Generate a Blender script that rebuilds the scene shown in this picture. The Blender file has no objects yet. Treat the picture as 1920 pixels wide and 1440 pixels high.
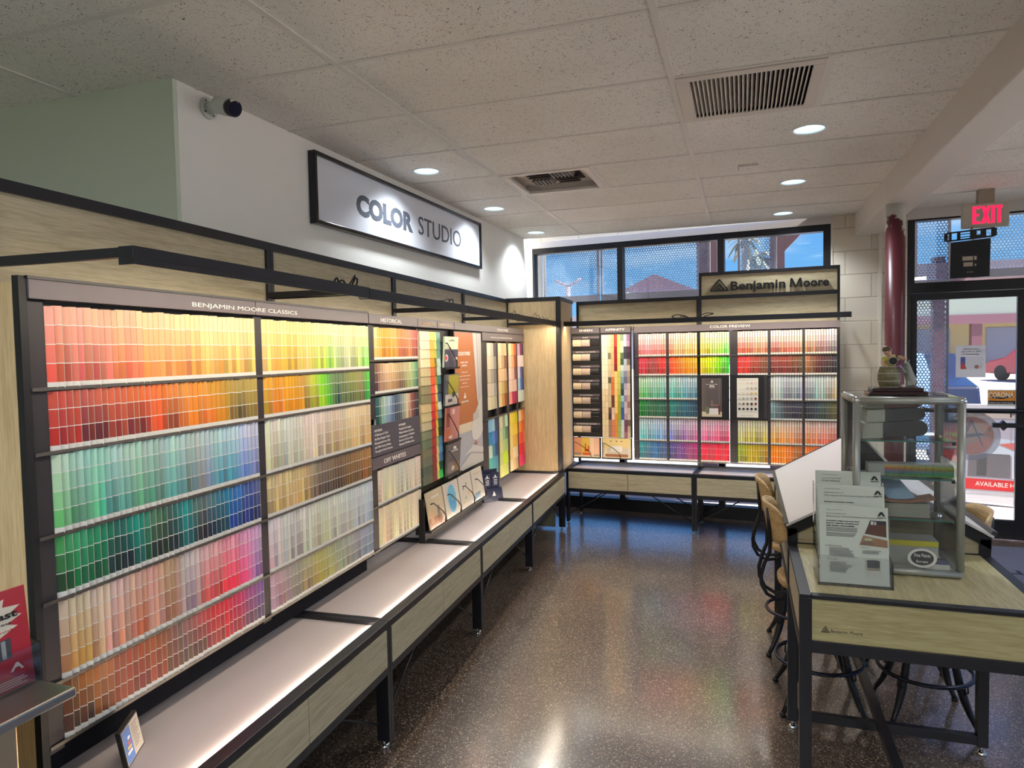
import bpy, bmesh, math, random
from mathutils import Vector, Matrix
random.seed(7)
D = bpy.data; SC = bpy.context.scene; COL = SC.collection
PI = math.pi

# ------------------------------------------------------------------ camera, world, sun, exposure
F_PX, YAW, PITCH, ROLL, CAMZ = 1290.8, .3238, -.0461, -.0191, 1.615
def cam_setup():
    cy, sy, cp, sp = math.cos(YAW), math.sin(YAW), math.cos(PITCH), math.sin(PITCH)
    fw = Vector((-sy * cp, cy * cp, sp)); rt = Vector((cy, sy, 0)); up = rt.cross(fw)
    cr, sr = math.cos(ROLL), math.sin(ROLL)
    r2 = rt * cr + up * sr; u2 = -rt * sr + up * cr
    cd = D.cameras.new('camera'); co = D.objects.new('camera', cd); COL.objects.link(co)
    m = Matrix((r2, u2, -fw)).transposed().to_4x4(); m.translation = (0, 0, CAMZ)
    co.matrix_world = m
    cd.sensor_width = 36; cd.lens = F_PX / 1920 * 36; cd.clip_start = .05; cd.clip_end = 400
    SC.camera = co
cam_setup()
SC.view_settings.view_transform = 'Standard'; SC.view_settings.look = 'None'
SC.view_settings.gamma = 1; SC.view_settings.use_curve_mapping = False
SC.view_settings.exposure = 0.55

w = D.worlds.new('sky'); SC.world = w; w.use_nodes = True
nt = w.node_tree; nt.nodes.clear()
wo = nt.nodes.new('ShaderNodeOutputWorld'); bg = nt.nodes.new('ShaderNodeBackground')
tc = nt.nodes.new('ShaderNodeTexCoord'); sx = nt.nodes.new('ShaderNodeSeparateXYZ'); cr_ = nt.nodes.new('ShaderNodeValToRGB')
nz = nt.nodes.new('ShaderNodeTexNoise'); nz.inputs['Scale'].default_value = 2.2; nz.inputs['Detail'].default_value = 6
mp = nt.nodes.new('ShaderNodeMapping'); mp.inputs['Scale'].default_value = (1, 1, 5)
r2_ = nt.nodes.new('ShaderNodeValToRGB'); r2_.color_ramp.elements[0].position = .56; r2_.color_ramp.elements[1].position = .75
mx = nt.nodes.new('ShaderNodeMixRGB'); mx.inputs[2].default_value = (.75, .9, 1, 1)
nt.links.new(tc.outputs['Generated'], sx.inputs[0]); nt.links.new(sx.outputs[2], cr_.inputs[0])
nt.links.new(tc.outputs['Generated'], mp.inputs[0]); nt.links.new(mp.outputs[0], nz.inputs['Vector']); nt.links.new(nz.outputs[0], r2_.inputs[0])
nt.links.new(r2_.outputs[0], mx.inputs[0]); nt.links.new(cr_.outputs[0], mx.inputs[1])
nt.links.new(mx.outputs[0], bg.inputs[0]); nt.links.new(bg.outputs[0], wo.inputs[0])
e = cr_.color_ramp.elements
e[0].position = 0.0; e[0].color = (.19, .55, .95, 1)
e[1].position = .35; e[1].color = (.07, .30, .86, 1)
x_ = e.new(1.0); x_.color = (.05, .2, .7, 1)
bg.inputs['Strength'].default_value = .8
SC.cycles.transparent_max_bounces = 24
SC.cycles.max_bounces = 10; SC.cycles.diffuse_bounces = 5

sd = D.lights.new('sun', 'SUN'); so = D.objects.new('sun', sd); COL.objects.link(so)
sd.energy = 13; sd.angle = .009; sd.color = (1, .95, .86)
so.rotation_euler = Vector((-.55, .12, -.83)).to_track_quat('-Z', 'Y').to_euler()

# ------------------------------------------------------------------ colour and materials
def lin(c):
    return tuple(((v / 255) / 12.92 if v / 255 <= .04045 else ((v / 255 + .055) / 1.055) ** 2.4) for v in c[:3])
MATS = {}
def mat(name, rgb=(128, 128, 128), rough=.5, metal=0, spec=.5, emit=None, es=1.0, alpha=None, trans=0, coat=0, bump=None, linear=False):
    if name in MATS: return MATS[name]
    m = D.materials.new(name); m.use_nodes = True; b = m.node_tree.nodes['Principled BSDF']
    c = rgb if linear else lin(rgb)
    b.inputs['Base Color'].default_value = (*c, 1); b.inputs['Roughness'].default_value = rough
    b.inputs['Metallic'].default_value = metal; b.inputs['Specular IOR Level'].default_value = spec
    if emit: b.inputs['Emission Color'].default_value = (*emit, 1); b.inputs['Emission Strength'].default_value = es
    if trans: b.inputs['Transmission Weight'].default_value = trans
    if coat: b.inputs['Coat Weight'].default_value = coat; b.inputs['Coat Roughness'].default_value = .15
    if bump:
        N = m.node_tree; t = N.nodes.new('ShaderNodeTexCoord'); n = N.nodes.new('ShaderNodeTexNoise'); bp = N.nodes.new('ShaderNodeBump')
        n.inputs['Scale'].default_value = bump[0]; n.inputs['Detail'].default_value = 4; bp.inputs['Strength'].default_value = bump[1]; bp.inputs['Distance'].default_value = .01
        N.links.new(t.outputs['Object'], n.inputs['Vector']); N.links.new(n.outputs[0], bp.inputs['Height']); N.links.new(bp.outputs[0], b.inputs['Normal'])
    MATS[name] = m; return m
def nodes(name):
    m = D.materials.new(name); m.use_nodes = True; MATS[name] = m
    N = m.node_tree; return m, N, N.nodes['Principled BSDF'], N.nodes['Material Output']
def ramp(N, stops):
    r = N.nodes.new('ShaderNodeValToRGB'); el = r.color_ramp.elements
    while len(el) < len(stops): el.new(.5)
    for q, (p, c) in zip(el, stops): q.position = p; q.color = (*c, 1)
    return r
def wood(name, scale, c1=(196, 184, 152), c2=(168, 155, 124), rough=.42):
    m, N, b, o = nodes(name)
    t = N.nodes.new('ShaderNodeTexCoord'); mp = N.nodes.new('ShaderNodeMapping'); mp.inputs['Scale'].default_value = scale
    n1 = N.nodes.new('ShaderNodeTexNoise'); n1.inputs['Scale'].default_value = 6; n1.inputs['Detail'].default_value = 5; n1.inputs['Distortion'].default_value = .6
    n2 = N.nodes.new('ShaderNodeTexNoise'); n2.inputs['Scale'].default_value = 22; n2.inputs['Detail'].default_value = 3
    ad = N.nodes.new('ShaderNodeMath'); ad.operation = 'MULTIPLY_ADD'; ad.inputs[1].default_value = .5; 
    r = ramp(N, [(.38, lin(c2)), (.62, lin(c1))])
    N.links.new(t.outputs['Object'], mp.inputs[0]); N.links.new(mp.outputs[0], n1.inputs['Vector']); N.links.new(mp.outputs[0], n2.inputs['Vector'])
    hm = N.nodes.new('ShaderNodeMath'); hm.operation = 'MULTIPLY'; hm.inputs[1].default_value = .5
    N.links.new(n2.outputs[0], hm.inputs[0]); N.links.new(n1.outputs[0], ad.inputs[0]); N.links.new(hm.outputs[0], ad.inputs[2])
    N.links.new(ad.outputs[0], r.inputs[0]); N.links.new(r.outputs[0], b.inputs['Base Color']); b.inputs['Roughness'].default_value = rough
    bp = N.nodes.new('ShaderNodeBump'); bp.inputs['Strength'].default_value = .15; bp.inputs['Distance'].default_value = .002
    N.links.new(ad.outputs[0], bp.inputs['Height']); N.links.new(bp.outputs[0], b.inputs['Normal'])
    return m
WOODH = wood('ash_laminate_lengthwise', (.8, 9, 14))
WOODV = wood('ash_laminate_upright', (14, 9, .7), (205, 182, 140), (182, 156, 114))
WOODT = wood('ash_table_top', (9, .8, 9), (190, 180, 138), (160, 148, 106))
PLY = wood('pale_plywood', (3, 1, 8), (206, 176, 126), (176, 140, 92), .38)
# attribute-coloured paper (chips, cards, printed pictures)
def attrmat(name, rough, coat=0):
    m, N, b, o = nodes(name)
    a = N.nodes.new('ShaderNodeAttribute'); a.attribute_name = 'Col'
    N.links.new(a.outputs['Color'], b.inputs['Base Color']); b.inputs['Roughness'].default_value = rough
    if coat: b.inputs['Coat Weight'].default_value = coat; b.inputs['Coat Roughness'].default_value = .12
    return m
PAPER = attrmat('printed_paper', .45); GLOSSP = attrmat('glossy_print', .35, .3)
BLACK = mat('black_powder_coat', (24, 24, 30), .38)
BLACK2 = mat('matte_black_panel', (14, 14, 17), .55)
TAUPE = mat('taupe_header', (100, 90, 95), .45)
RACK = mat('charcoal_rack', (48, 44, 48), .55)
RAILM = mat('rack_rail_metal', (110, 104, 98), .35, .6)
TOPG = mat('grey_worktop', (176, 165, 163), .4)
WHITE = mat('white_plastic', (222, 224, 222), .45)
LETW = mat('white_lettering', (240, 236, 228), .5)
STEEL = mat('brushed_steel', (190, 186, 178), .3, 1)
ALU = mat('satin_aluminium', (164, 166, 158), .38, .45)
CHROME = mat('chrome', (215, 215, 215), .12, 1)
def glass(name, tint=(1, 1, 1), base=.06, rough=.0):
    m, N, b, o = nodes(name); N.nodes.remove(b)
    tr = N.nodes.new('ShaderNodeBsdfTransparent'); tr.inputs[0].default_value = (*tint, 1)
    gl = N.nodes.new('ShaderNodeBsdfGlossy'); gl.inputs['Roughness'].default_value = rough
    fr = N.nodes.new('ShaderNodeFresnel'); fr.inputs[0].default_value = 1.5
    ml = N.nodes.new('ShaderNodeMath'); ml.operation = 'MULTIPLY_ADD'; ml.inputs[1].default_value = .9; ml.inputs[2].default_value = base - .04
    mix = N.nodes.new('ShaderNodeMixShader')
    N.links.new(fr.outputs[0], ml.inputs[0]); N.links.new(ml.outputs[0], mix.inputs[0]); N.links.new(tr.outputs[0], mix.inputs[1]); N.links.new(gl.outputs[0], mix.inputs[2]); N.links.new(mix.outputs[0], o.inputs[0])
    return m
GLASS = glass('window_glass', (.98, .99, .99), .08)
CGLASS = glass('case_glass', (.982, .992, .986), .045)
EDGEG = mat('green_glass_edge', (60, 120, 105), .15)
ACRY = glass('clear_acrylic', (.985, .988, .99), .07, .05)
def perf(name, pitch, rad, rgb):
    m, N, b, o = nodes(name); b.inputs['Base Color'].default_value = (*lin(rgb), 1); b.inputs['Roughness'].default_value = .6
    t = N.nodes.new('ShaderNodeTexCoord'); L = N.links
    def vm(op, a, v=None):
        n = N.nodes.new('ShaderNodeVectorMath'); n.operation = op; L.new(a, n.inputs[0])
        if v is not None: n.inputs[1].default_value = v
        return n.outputs[1 if op == 'LENGTH' else 0]
    def dist(off):
        a = vm('MULTIPLY', t.outputs['Object'], (1 / pitch, 0, 1 / (pitch * 1.732)))
        a = vm('ADD', a, off); a = vm('FRACTION', a); a = vm('SUBTRACT', a, (.5, 0, .5)); a = vm('MULTIPLY', a, (1, 0, 1.732)); return vm('LENGTH', a)
    mn = N.nodes.new('ShaderNodeMath'); mn.operation = 'MINIMUM'; L.new(dist((100, 0, 100)), mn.inputs[0]); L.new(dist((100.5, 0, 100.5)), mn.inputs[1])
    gt = N.nodes.new('ShaderNodeMath'); gt.operation = 'GREATER_THAN'; gt.inputs[1].default_value = rad; L.new(mn.outputs[0], gt.inputs[0])
    tr = N.nodes.new('ShaderNodeBsdfTransparent'); mix = N.nodes.new('ShaderNodeMixShader')
    L.new(gt.outputs[0], mix.inputs[0]); L.new(tr.outputs[0], mix.inputs[1]); L.new(b.outputs[0], mix.inputs[2]); L.new(mix.outputs[0], o.inputs[0])
    return m
PERF = perf('perforated_screen', .026, .38, (150, 190, 240))
def wallpaint():
    m, N, b, o = nodes('orange_peel_paint'); t = N.nodes.new('ShaderNodeTexCoord')
    n = N.nodes.new('ShaderNodeTexNoise'); n.inputs['Scale'].default_value = 55; n.inputs['Detail'].default_value = 3
    bp = N.nodes.new('ShaderNodeBump'); bp.inputs['Strength'].default_value = .12; bp.inputs['Distance'].default_value = .01
    N.links.new(t.outputs['Object'], n.inputs['Vector']); N.links.new(n.outputs[0], bp.inputs['Height']); N.links.new(bp.outputs[0], b.inputs['Normal'])
    b.inputs['Base Color'].default_value = (*lin((226, 225, 219)), 1); b.inputs['Roughness'].default_value = .6; return m
WPAINT = wallpaint()
def tilemat():
    m, N, b, o = nodes('fissured_ceiling_tile'); t = N.nodes.new('ShaderNodeTexCoord'); L = N.links
    mp = N.nodes.new('ShaderNodeMapping'); mp.inputs['Scale'].default_value = (1, 1, 1)
    n = N.nodes.new('ShaderNodeTexNoise'); n.inputs['Scale'].default_value = 85; n.inputs['Detail'].default_value = 1.5; n.inputs['Distortion'].default_value = 2.2
    r = ramp(N, [(.325, lin((104, 96, 88))), (.36, lin((234, 230, 224)))])
    n2 = N.nodes.new('ShaderNodeTexNoise'); n2.inputs['Scale'].default_value = 1.3; r2 = ramp(N, [(.35, (.9, .9, .88)), (.65, (1, 1, 1))])
    mu = N.nodes.new('ShaderNodeMixRGB'); mu.blend_type = 'MULTIPLY'; mu.inputs[0].default_value = 1
    L.new(t.outputs['Object'], mp.inputs[0]); L.new(mp.outputs[0], n.inputs['Vector']); L.new(n.outputs[0], r.inputs[0]); L.new(t.outputs['Object'], n2.inputs['Vector']); L.new(n2.outputs[0], r2.inputs[0])
    L.new(r.outputs[0], mu.inputs[1]); L.new(r2.outputs[0], mu.inputs[2]); L.new(mu.outputs[0], b.inputs['Base Color'])
    bp = N.nodes.new('ShaderNodeBump'); bp.inputs['Strength'].default_value = .5; bp.inputs['Distance'].default_value = .004
    L.new(r.outputs[0], bp.inputs['Height']); L.new(bp.outputs[0], b.inputs['Normal']); b.inputs['Roughness'].default_value = .9; return m
TILE = tilemat()
def floormat():
    m, N, b, o = nodes('flaked_epoxy_floor'); t = N.nodes.new('ShaderNodeTexCoord'); L = N.links
    v = N.nodes.new('ShaderNodeTexVoronoi'); v.inputs['Scale'].default_value = 250
    sp = N.nodes.new('ShaderNodeSeparateColor'); L.new(v.outputs['Color'], sp.inputs[0])
    r = ramp(N, [(.0, lin((30, 25, 22))), (.2, lin((72, 60, 51))), (.5, lin((98, 83, 70))), (.78, lin((124, 106, 92))), (.93, lin((196, 184, 170)))]); r.color_ramp.interpolation = 'CONSTANT'
    n = N.nodes.new('ShaderNodeTexNoise'); n.inputs['Scale'].default_value = 1.6; n.inputs['Detail'].default_value = 4
    r2 = ramp(N, [(.35, (.72, .68, .66)), (.65, (1.0, .93, .88))])
    mu = N.nodes.new('ShaderNodeMixRGB'); mu.blend_type = 'MULTIPLY'; mu.inputs[0].default_value = 1
    L.new(t.outputs['Object'], v.inputs['Vector']); L.new(t.outputs['Object'], n.inputs['Vector']); L.new(sp.outputs[0], r.inputs[0]); L.new(n.outputs[0], r2.inputs[0])
    L.new(r.outputs[0], mu.inputs[1]); L.new(r2.outputs[0], mu.inputs[2]); L.new(mu.outputs[0], b.inputs['Base Color'])
    n3 = N.nodes.new('ShaderNodeTexNoise'); n3.inputs['Scale'].default_value = 60; n3.inputs['Detail'].default_value = 3
    bp = N.nodes.new('ShaderNodeBump'); bp.inputs['Strength'].default_value = .07; bp.inputs['Distance'].default_value = .004
    L.new(t.outputs['Object'], n3.inputs['Vector']); L.new(n3.outputs[0], bp.inputs['Height']); L.new(bp.outputs[0], b.inputs['Normal'])
    b.inputs['Roughness'].default_value = .38; b.inputs['Specular IOR Level'].default_value = .6
    b.inputs['Coat Weight'].default_value = .9; b.inputs['Coat Roughness'].default_value = .15; b.inputs['Coat IOR'].default_value = 1.9; return m
FLOORM = floormat()
def blockmat():
    m, N, b, o = nodes('painted_concrete_block'); t = N.nodes.new('ShaderNodeTexCoord'); L = N.links
    mp = N.nodes.new('ShaderNodeMapping'); mp.inputs['Rotation'].default_value = (PI / 2, 0, 0)
    k = N.nodes.new('ShaderNodeTexBrick'); k.inputs['Scale'].default_value = 1; k.inputs['Brick Width'].default_value = .406; k.inputs['Row Height'].default_value = .203; k.inputs['Mortar Size'].default_value = .006; k.inputs['Mortar Smooth'].default_value = .5
    k.inputs['Color1'].default_value = (*lin((214, 204, 186)), 1); k.inputs['Color2'].default_value = (*lin((208, 199, 182)), 1); k.inputs['Mortar'].default_value = (*lin((188, 178, 160)), 1)
    L.new(t.outputs['Object'], mp.inputs[0]); L.new(mp.outputs[0], k.inputs['Vector']); L.new(k.outputs['Color'], b.inputs['Base Color'])
    bp = N.nodes.new('ShaderNodeBump'); bp.invert = True; bp.inputs['Strength'].default_value = .5; bp.inputs['Distance'].default_value = .006
    L.new(k.outputs['Fac'], bp.inputs['Height']); L.new(bp.outputs[0], b.inputs['Normal']); b.inputs['Roughness'].default_value = .6; return m
BLOCK = blockmat()
def redmetal():
    m, N, b, o = nodes('chipped_maroon_paint'); t = N.nodes.new('ShaderNodeTexCoord'); L = N.links
    n = N.nodes.new('ShaderNodeTexNoise'); n.inputs['Scale'].default_value = 7; n.inputs['Detail'].default_value = 5
    s = N.nodes.new('ShaderNodeSeparateXYZ'); a = N.nodes.new('ShaderNodeMath'); a.operation = 'MULTIPLY_ADD'; a.inputs[1].default_value = .5
    g = ramp(N, [(.50, lin((86, 32, 40))), (.515, lin((196, 196, 188)))])
    mm = N.nodes.new('ShaderNodeMapRange'); mm.inputs[1].default_value = 2.22; mm.inputs[2].default_value = 3.12
    L.new(t.outputs['Object'], n.inputs['Vector']); L.new(t.outputs['Object'], s.inputs[0]); L.new(n.outputs[0], a.inputs[0]); L.new(s.outputs[2], a.inputs[2])
    L.new(a.outputs[0], mm.inputs[0]); L.new(mm.outputs[0], g.inputs[0]); L.new(g.outputs[0], b.inputs['Base Color']); b.inputs['Roughness'].default_value = .35; return m
REDCOL = redmetal()
LEDW = mat('warm_led_strip', (255, 230, 190), .5, emit=(1, .80, .52), es=9)
LEDC = mat('cool_lamp_lens', (240, 250, 255), .5, emit=(.75, .92, 1), es=7)
REFL = mat('lamp_reflector', (200, 225, 235), .35, .3)

# ------------------------------------------------------------------ frames of reference
class Fr:
    """x runs along a wall to the right as one faces it, y goes into the wall, z up"""
    def __init__(s, ox, oy, ang): s.o = Vector((ox, oy, 0)); s.a = ang; s.u = Vector((math.cos(ang), math.sin(ang), 0)); s.n = Vector((-math.sin(ang), math.cos(ang), 0))
    def P(s, x, y, z=0): return s.o + s.u * x + s.n * y + Vector((0, 0, z))
_dl = .042
_U = Vector((-math.sin(_dl), math.cos(_dl), 0))
_o = Vector((-1.374, 2.43, 0)) - _U * 2.43
L = Fr(_o.x, _o.y, PI / 2 + _dl)            # left display run
K = Fr(-1.563, 6.184, -.067)                # back display run
S = Fr(-2.18, 6.95, -.0997)                 # storefront wall
WL = Fr(-2.19, 2.29, 1.5472)                # drywall above the left run
G = Fr(0, 0, 0)

class MB:
    def __init__(s, fr=G): s.v = []; s.f = []; s.c = []; s.fr = fr; s.sm = []
    def face(s, pts, col=(1, 1, 1), smooth=False):
        i = len(s.v); s.v += [tuple(p) for p in pts]; s.f.append(tuple(range(i, i + len(pts)))); s.c.append(col); s.sm.append(smooth); return s
    def poly(s, vs, fs, col=(1, 1, 1), smooth=False):
        i = len(s.v); s.v += [tuple(p) for p in vs]
        for f in fs: s.f.append(tuple(i + k for k in f)); s.c.append(col); s.sm.append(smooth)
        return s
    def box(s, x0, x1, y0, y1, z0, z1, col=(1, 1, 1)):
        vs = [(x, y, z) for z in (z0, z1) for y in (y0, y1) for x in (x0, x1)]
        return s.poly(vs, [(0, 2, 3, 1), (4, 5, 7, 6), (0, 1, 5, 4), (2, 6, 7, 3), (0, 4, 6, 2), (1, 3, 7, 5)], col)
    def hexa(s, b4, t4, col=(1, 1, 1)):
        return s.poly(list(b4) + list(t4), [(3, 2, 1, 0), (4, 5, 6, 7), (0, 1, 5, 4), (1, 2, 6, 5), (2, 3, 7, 6), (3, 0, 4, 7)], col)
    def prism(s, pts, d, col=(1, 1, 1)):
        """pts: closed outline (3-d), d: extrusion vector"""
        n = len(pts); d = Vector(d); P = [Vector(p) for p in pts]
        vs = P + [p + d for p in P]
        return s.poly(vs, [tuple(range(n - 1, -1, -1)), tuple(range(n, 2 * n))] + [(i, (i + 1) % n, n + (i + 1) % n, n + i) for i in range(n)], col)
    def tube(s, path, r, n=8, col=(1, 1, 1), closed=False, caps=True):
        P = [Vector(p) for p in path]; m = len(P); R = r if isinstance(r, (list, tuple)) else [r] * m
        T = []
        for i in range(m):
            a = P[(i - 1) % m] if (closed or i > 0) else P[i]; b = P[(i + 1) % m] if (closed or i < m - 1) else P[i]
            T.append((b - a).normalized())
        ref = Vector((0, 0, 1)) if abs(T[0].z) < .9 else Vector((1, 0, 0))
        N_ = (ref - T[0] * ref.dot(T[0])).normalized(); base = len(s.v)
        for i in range(m):
            N_ = (N_ - T[i] * N_.dot(T[i])).normalized(); B = T[i].cross(N_)
            for k in range(n):
                a = 2 * PI * k / n; s.v.append(tuple(P[i] + (N_ * math.cos(a) + B * math.sin(a)) * R[i]))
        for i in range(m if closed else m - 1):
            j = (i + 1) % m
            for k in range(n):
                q = (k + 1) % n; s.f.append((base + i * n + k, base + i * n + q, base + j * n + q, base + j * n + k)); s.c.append(col); s.sm.append(True)
        if caps and not closed:
            s.f.append(tuple(base + k for k in range(n - 1, -1, -1))); s.c.append(col); s.sm.append(False)
            s.f.append(tuple(base + (m - 1) * n + k for k in range(n))); s.c.append(col); s.sm.append(False)
        return s
    def lathe(s, prof, cx=0, cy=0, n=24, col=(1, 1, 1), smooth=True, zc=0):
        base = len(s.v); m = len(prof)
        for r, z in prof:
            for k in range(n):
                a = 2 * PI * k / n; s.v.append((cx + r * math.cos(a), cy + r * math.sin(a), zc + z))
        for i in range(m - 1):
            for k in range(n):
                q = (k + 1) % n; s.f.append((base + i * n + k, base + i * n + q, base + (i + 1) * n + q, base + (i + 1) * n + k)); s.c.append(col); s.sm.append(smooth)
        s.f.append(tuple(base + k for k in range(n - 1, -1, -1))); s.c.append(col); s.sm.append(False)
        s.f.append(tuple(base + (m - 1) * n + k for k in range(n))); s.c.append(col); s.sm.append(False)
        return s
    def build(s, name, m, root=None, bevel=0, base=(0, 0, 0)):
        """verts are in frame coordinates; root.base (frame coords) is subtracted"""
        b = Vector(root['_b']) if root is not None else Vector(base)
        me = D.meshes.new(name); me.from_pydata([tuple(Vector(v) - b) for v in s.v], [], s.f)
        me.materials.append(m)
        me.polygons.foreach_set('use_smooth', s.sm)
        if any(c != (1, 1, 1) for c in s.c):
            at = me.attributes.new('Col', 'FLOAT_COLOR', 'FACE')
            at.data.foreach_set('color', [q for c in s.c for q in (*c[:3], 1.0)])
        bm = bmesh.new(); bm.from_mesh(me)
        if any(s.sm): bmesh.ops.remove_doubles(bm, verts=bm.verts, dist=1e-6)
        bmesh.ops.recalc_face_normals(bm, faces=bm.faces); bm.to_mesh(me); bm.free()
        o = D.objects.new(name, me); COL.objects.link(o)
        if root is not None: o.parent = root
        else: o.location = s.fr.P(*base); o.rotation_euler = (0, 0, s.fr.a)
        if bevel:
            q = o.modifiers.new('soft_edges', 'BEVEL'); q.width = bevel; q.segments = 2; q.limit_method = 'ANGLE'; q.angle_limit = .7
        return o
def sub(o, parent):                       # hang a built part (already in the same local space) below another part
    o.parent = parent; return o
def tag(o, label=None, cat=None, group=None, kind=None):
    if label: o['label'] = label
    if cat: o['category'] = cat
    if group: o['group'] = group
    if kind: o['kind'] = kind
    return o
ROOTS = []
def thing(name, label, cat, fr=G, base=(0, 0, 0), group=None):
    o = D.objects.new(name, None); COL.objects.link(o); o.empty_display_size = .05
    o.location = fr.P(*base); o.rotation_euler = (0, 0, fr.a); o['_b'] = list(base); ROOTS.append(o)
    return tag(o, label, cat, group)
def struct(o): o['kind'] = 'structure'; return o
TEXTC = {}
def text_mesh(body, size, ext=.0015, bold=0.0, spacing=1.0, align='LEFT'):
    key = (body, size, ext, bold, spacing, align)
    if key in TEXTC: return TEXTC[key]
    cu = D.curves.new('lettering', 'FONT'); cu.body = body; cu.size = size; cu.extrude = ext; cu.offset = bold; cu.space_character = spacing; cu.align_x = align; cu.resolution_u = 3
    o = D.objects.new('lettering_tmp', cu); COL.objects.link(o)
    dg = bpy.context.evaluated_depsgraph_get(); dg.update()
    me = D.meshes.new_from_object(o.evaluated_get(dg)); D.objects.remove(o); D.curves.remove(cu)
    TEXTC[key] = me; return me
def text(body, x, y, z, size, m, root, name='lettering', width=None, height=None, **k):
    """upright lettering facing -y of the frame; x = left edge or centre; width stretches to an exact length"""
    if 'M' in body or 'W' in body: k['bold'] = 0.0
    me = text_mesh(body, size, **k).copy(); me.materials.clear(); me.materials.append(m)
    xs = [v.co.x for v in me.vertices]; ys = [v.co.y for v in me.vertices]
    sx = 1 if width is None else width / (max(xs) - min(xs)); sy = 1 if height is None else height / (max(ys) - min(ys))
    al = k.get('align', 'LEFT'); cx = 0 if al == 'CENTER' else (min(xs) if width else 0)
    for v in me.vertices: v.co = Vector(((v.co.x - cx) * sx, v.co.y * sy, v.co.z))
    o = D.objects.new(name, me); COL.objects.link(o); o.parent = root
    b = Vector(root['_b']) if '_b' in root else Vector(root.parent['_b'])
    o.location = Vector((x, y, z)) - b; o.rotation_euler = (PI / 2, 0, 0)
    return o
ONES = 'zero one two three four five six seven eight nine ten eleven twelve thirteen fourteen fifteen sixteen seventeen eighteen nineteen'.split()
ORD = 'zeroth first second third fourth fifth sixth seventh eighth ninth tenth eleventh twelfth thirteenth fourteenth fifteenth sixteenth seventeenth eighteenth nineteenth'.split()
def ordn(n):
    if n < 20: return ORD[n]
    t = {2: 'twent', 3: 'thirt', 4: 'fort'}[n // 10]
    return t + 'ieth' if n % 10 == 0 else t + 'y-' + ORD[n % 10]
def cname(c):
    import colorsys
    r, g, b = [max(0, min(255, v)) / 255 for v in c]; h, s_, v = colorsys.rgb_to_hsv(r, g, b); h *= 360
    if s_ < .13: return 'charcoal' if v < .3 else 'grey' if v < .6 else 'pale grey' if v < .85 else 'off-white'
    p = 'dark ' if v < .35 else 'deep ' if v < .55 else 'pale ' if s_ < .3 and v > .75 else 'muted ' if s_ < .4 else ''
    n = 'red' if h < 14 or h > 345 else 'orange' if h < 34 else 'golden' if h < 48 else 'yellow' if h < 66 else 'lime green' if h < 95 else 'green' if h < 155 else 'teal' if h < 190 else 'blue' if h < 245 else 'purple' if h < 290 else 'pink'
    if n == 'orange' and v < .6: n = 'brown'
    if n == 'golden' and s_ < .45: n = 'beige'
    if n == 'orange' and s_ < .45: n = 'peach' if v > .7 else 'tan'
    return (p + n).strip()
def key(keys, t):
    if len(keys) == 1: return keys[0]
    t = max(0, min(.9999, t)) * (len(keys) - 1); i = int(t); f = t - i
    return tuple(a + (b - a) * f for a, b in zip(keys[i], keys[i + 1]))
def jit(c, v=.1, h=8):
    f = 1 + random.uniform(-v, v); return tuple(max(2, min(252, q * f + random.uniform(-h, h))) for q in c)
exec_parts = []

# ================================================================== SETTING
CH = 2.752
TX = [-1.498 + 1.2192 * j for j in range(-2, 6)]; TY = [2.3947 + .6096 * k for k in range(-14, 8)]
LIGHTS = [(-1.865, 3.96), (-1.862, 5.18), (-1.868, 6.37), (.334, 3.975), (.334, 5.185), (.331, 6.355), (-1.86, -.92), (.33, -.92), (-1.86, -3.36), (.33, -3.36), (2.5, 2.74), (2.5, -.92), (2.6, 5.18)]  # entries past the two visible rows are unseen, added to brighten the room
LR = .078
VENTS = [(-.267, .325, 3.017, 3.601), (-1.484, -.897, 4.236, 4.820)]
def ceiling():
    b = MB(); z = CH
    def rect(x0, x1, y0, y1): b.face([(x0, y0, z), (x0, y1, z), (x1, y1, z), (x1, y0, z)])
    for i in range(len(TX) - 1):
        for j in range(len(TY) - 1):
            x0, x1, y0, y1 = TX[i], TX[i + 1], TY[j], TY[j + 1]
            hit = [l for l in LIGHTS if x0 < l[0] < x1 and y0 < l[1] < y1]; vt = [v for v in VENTS if x0 < (v[0] + v[1]) / 2 < x1 and y0 < (v[2] + v[3]) / 2 < y1]
            if vt:
                v = vt[0]; rect(x0, v[0], y0, y1); rect(v[1], x1, y0, y1); rect(v[0], v[1], y0, v[2]); rect(v[0], v[1], v[3], y1)
            elif hit:
                cx, cy = hit[0]; an = sorted([2 * PI * k / 24 for k in range(24)] + [math.atan2(yy - cy, xx - cx) % (2 * PI) for xx in (x0, x1) for yy in (y0, y1)])
                def out(a):
                    dx, dy = math.cos(a), math.sin(a); t = min((x1 - cx) / dx if dx > 1e-9 else (x0 - cx) / dx if dx < -1e-9 else 9, (y1 - cy) / dy if dy > 1e-9 else (y0 - cy) / dy if dy < -1e-9 else 9)
                    return (cx + dx * t, cy + dy * t, z)
                for a, c in zip(an, an[1:] + [an[0] + 2 * PI]):
                    b.face([(cx + LR * math.cos(a), cy + LR * math.sin(a), z), (cx + LR * math.cos(c), cy + LR * math.sin(c), z), out(c), out(a)])
            else: rect(x0, x1, y0, y1)
    struct(b.build('ceiling', TILE))
    g = MB(); t = .013
    for x in TX: g.box(x - t, x + t, TY[0], 6.66, z - .004, z + .001)
    for y in TY: g.box(TX[0], TX[-1], y - t * .8, y + t * .8, z - .0035, z + .001)
    g.box(.325, .352, TY[15], TY[16], z - .004, z + .001); g.box(-.897, -.872, TY[17], TY[18], z - .004, z + .001)
    struct(g.build('trim_1', mat('ceiling_tee', (214, 210, 204), .5)))
ceiling()
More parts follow.
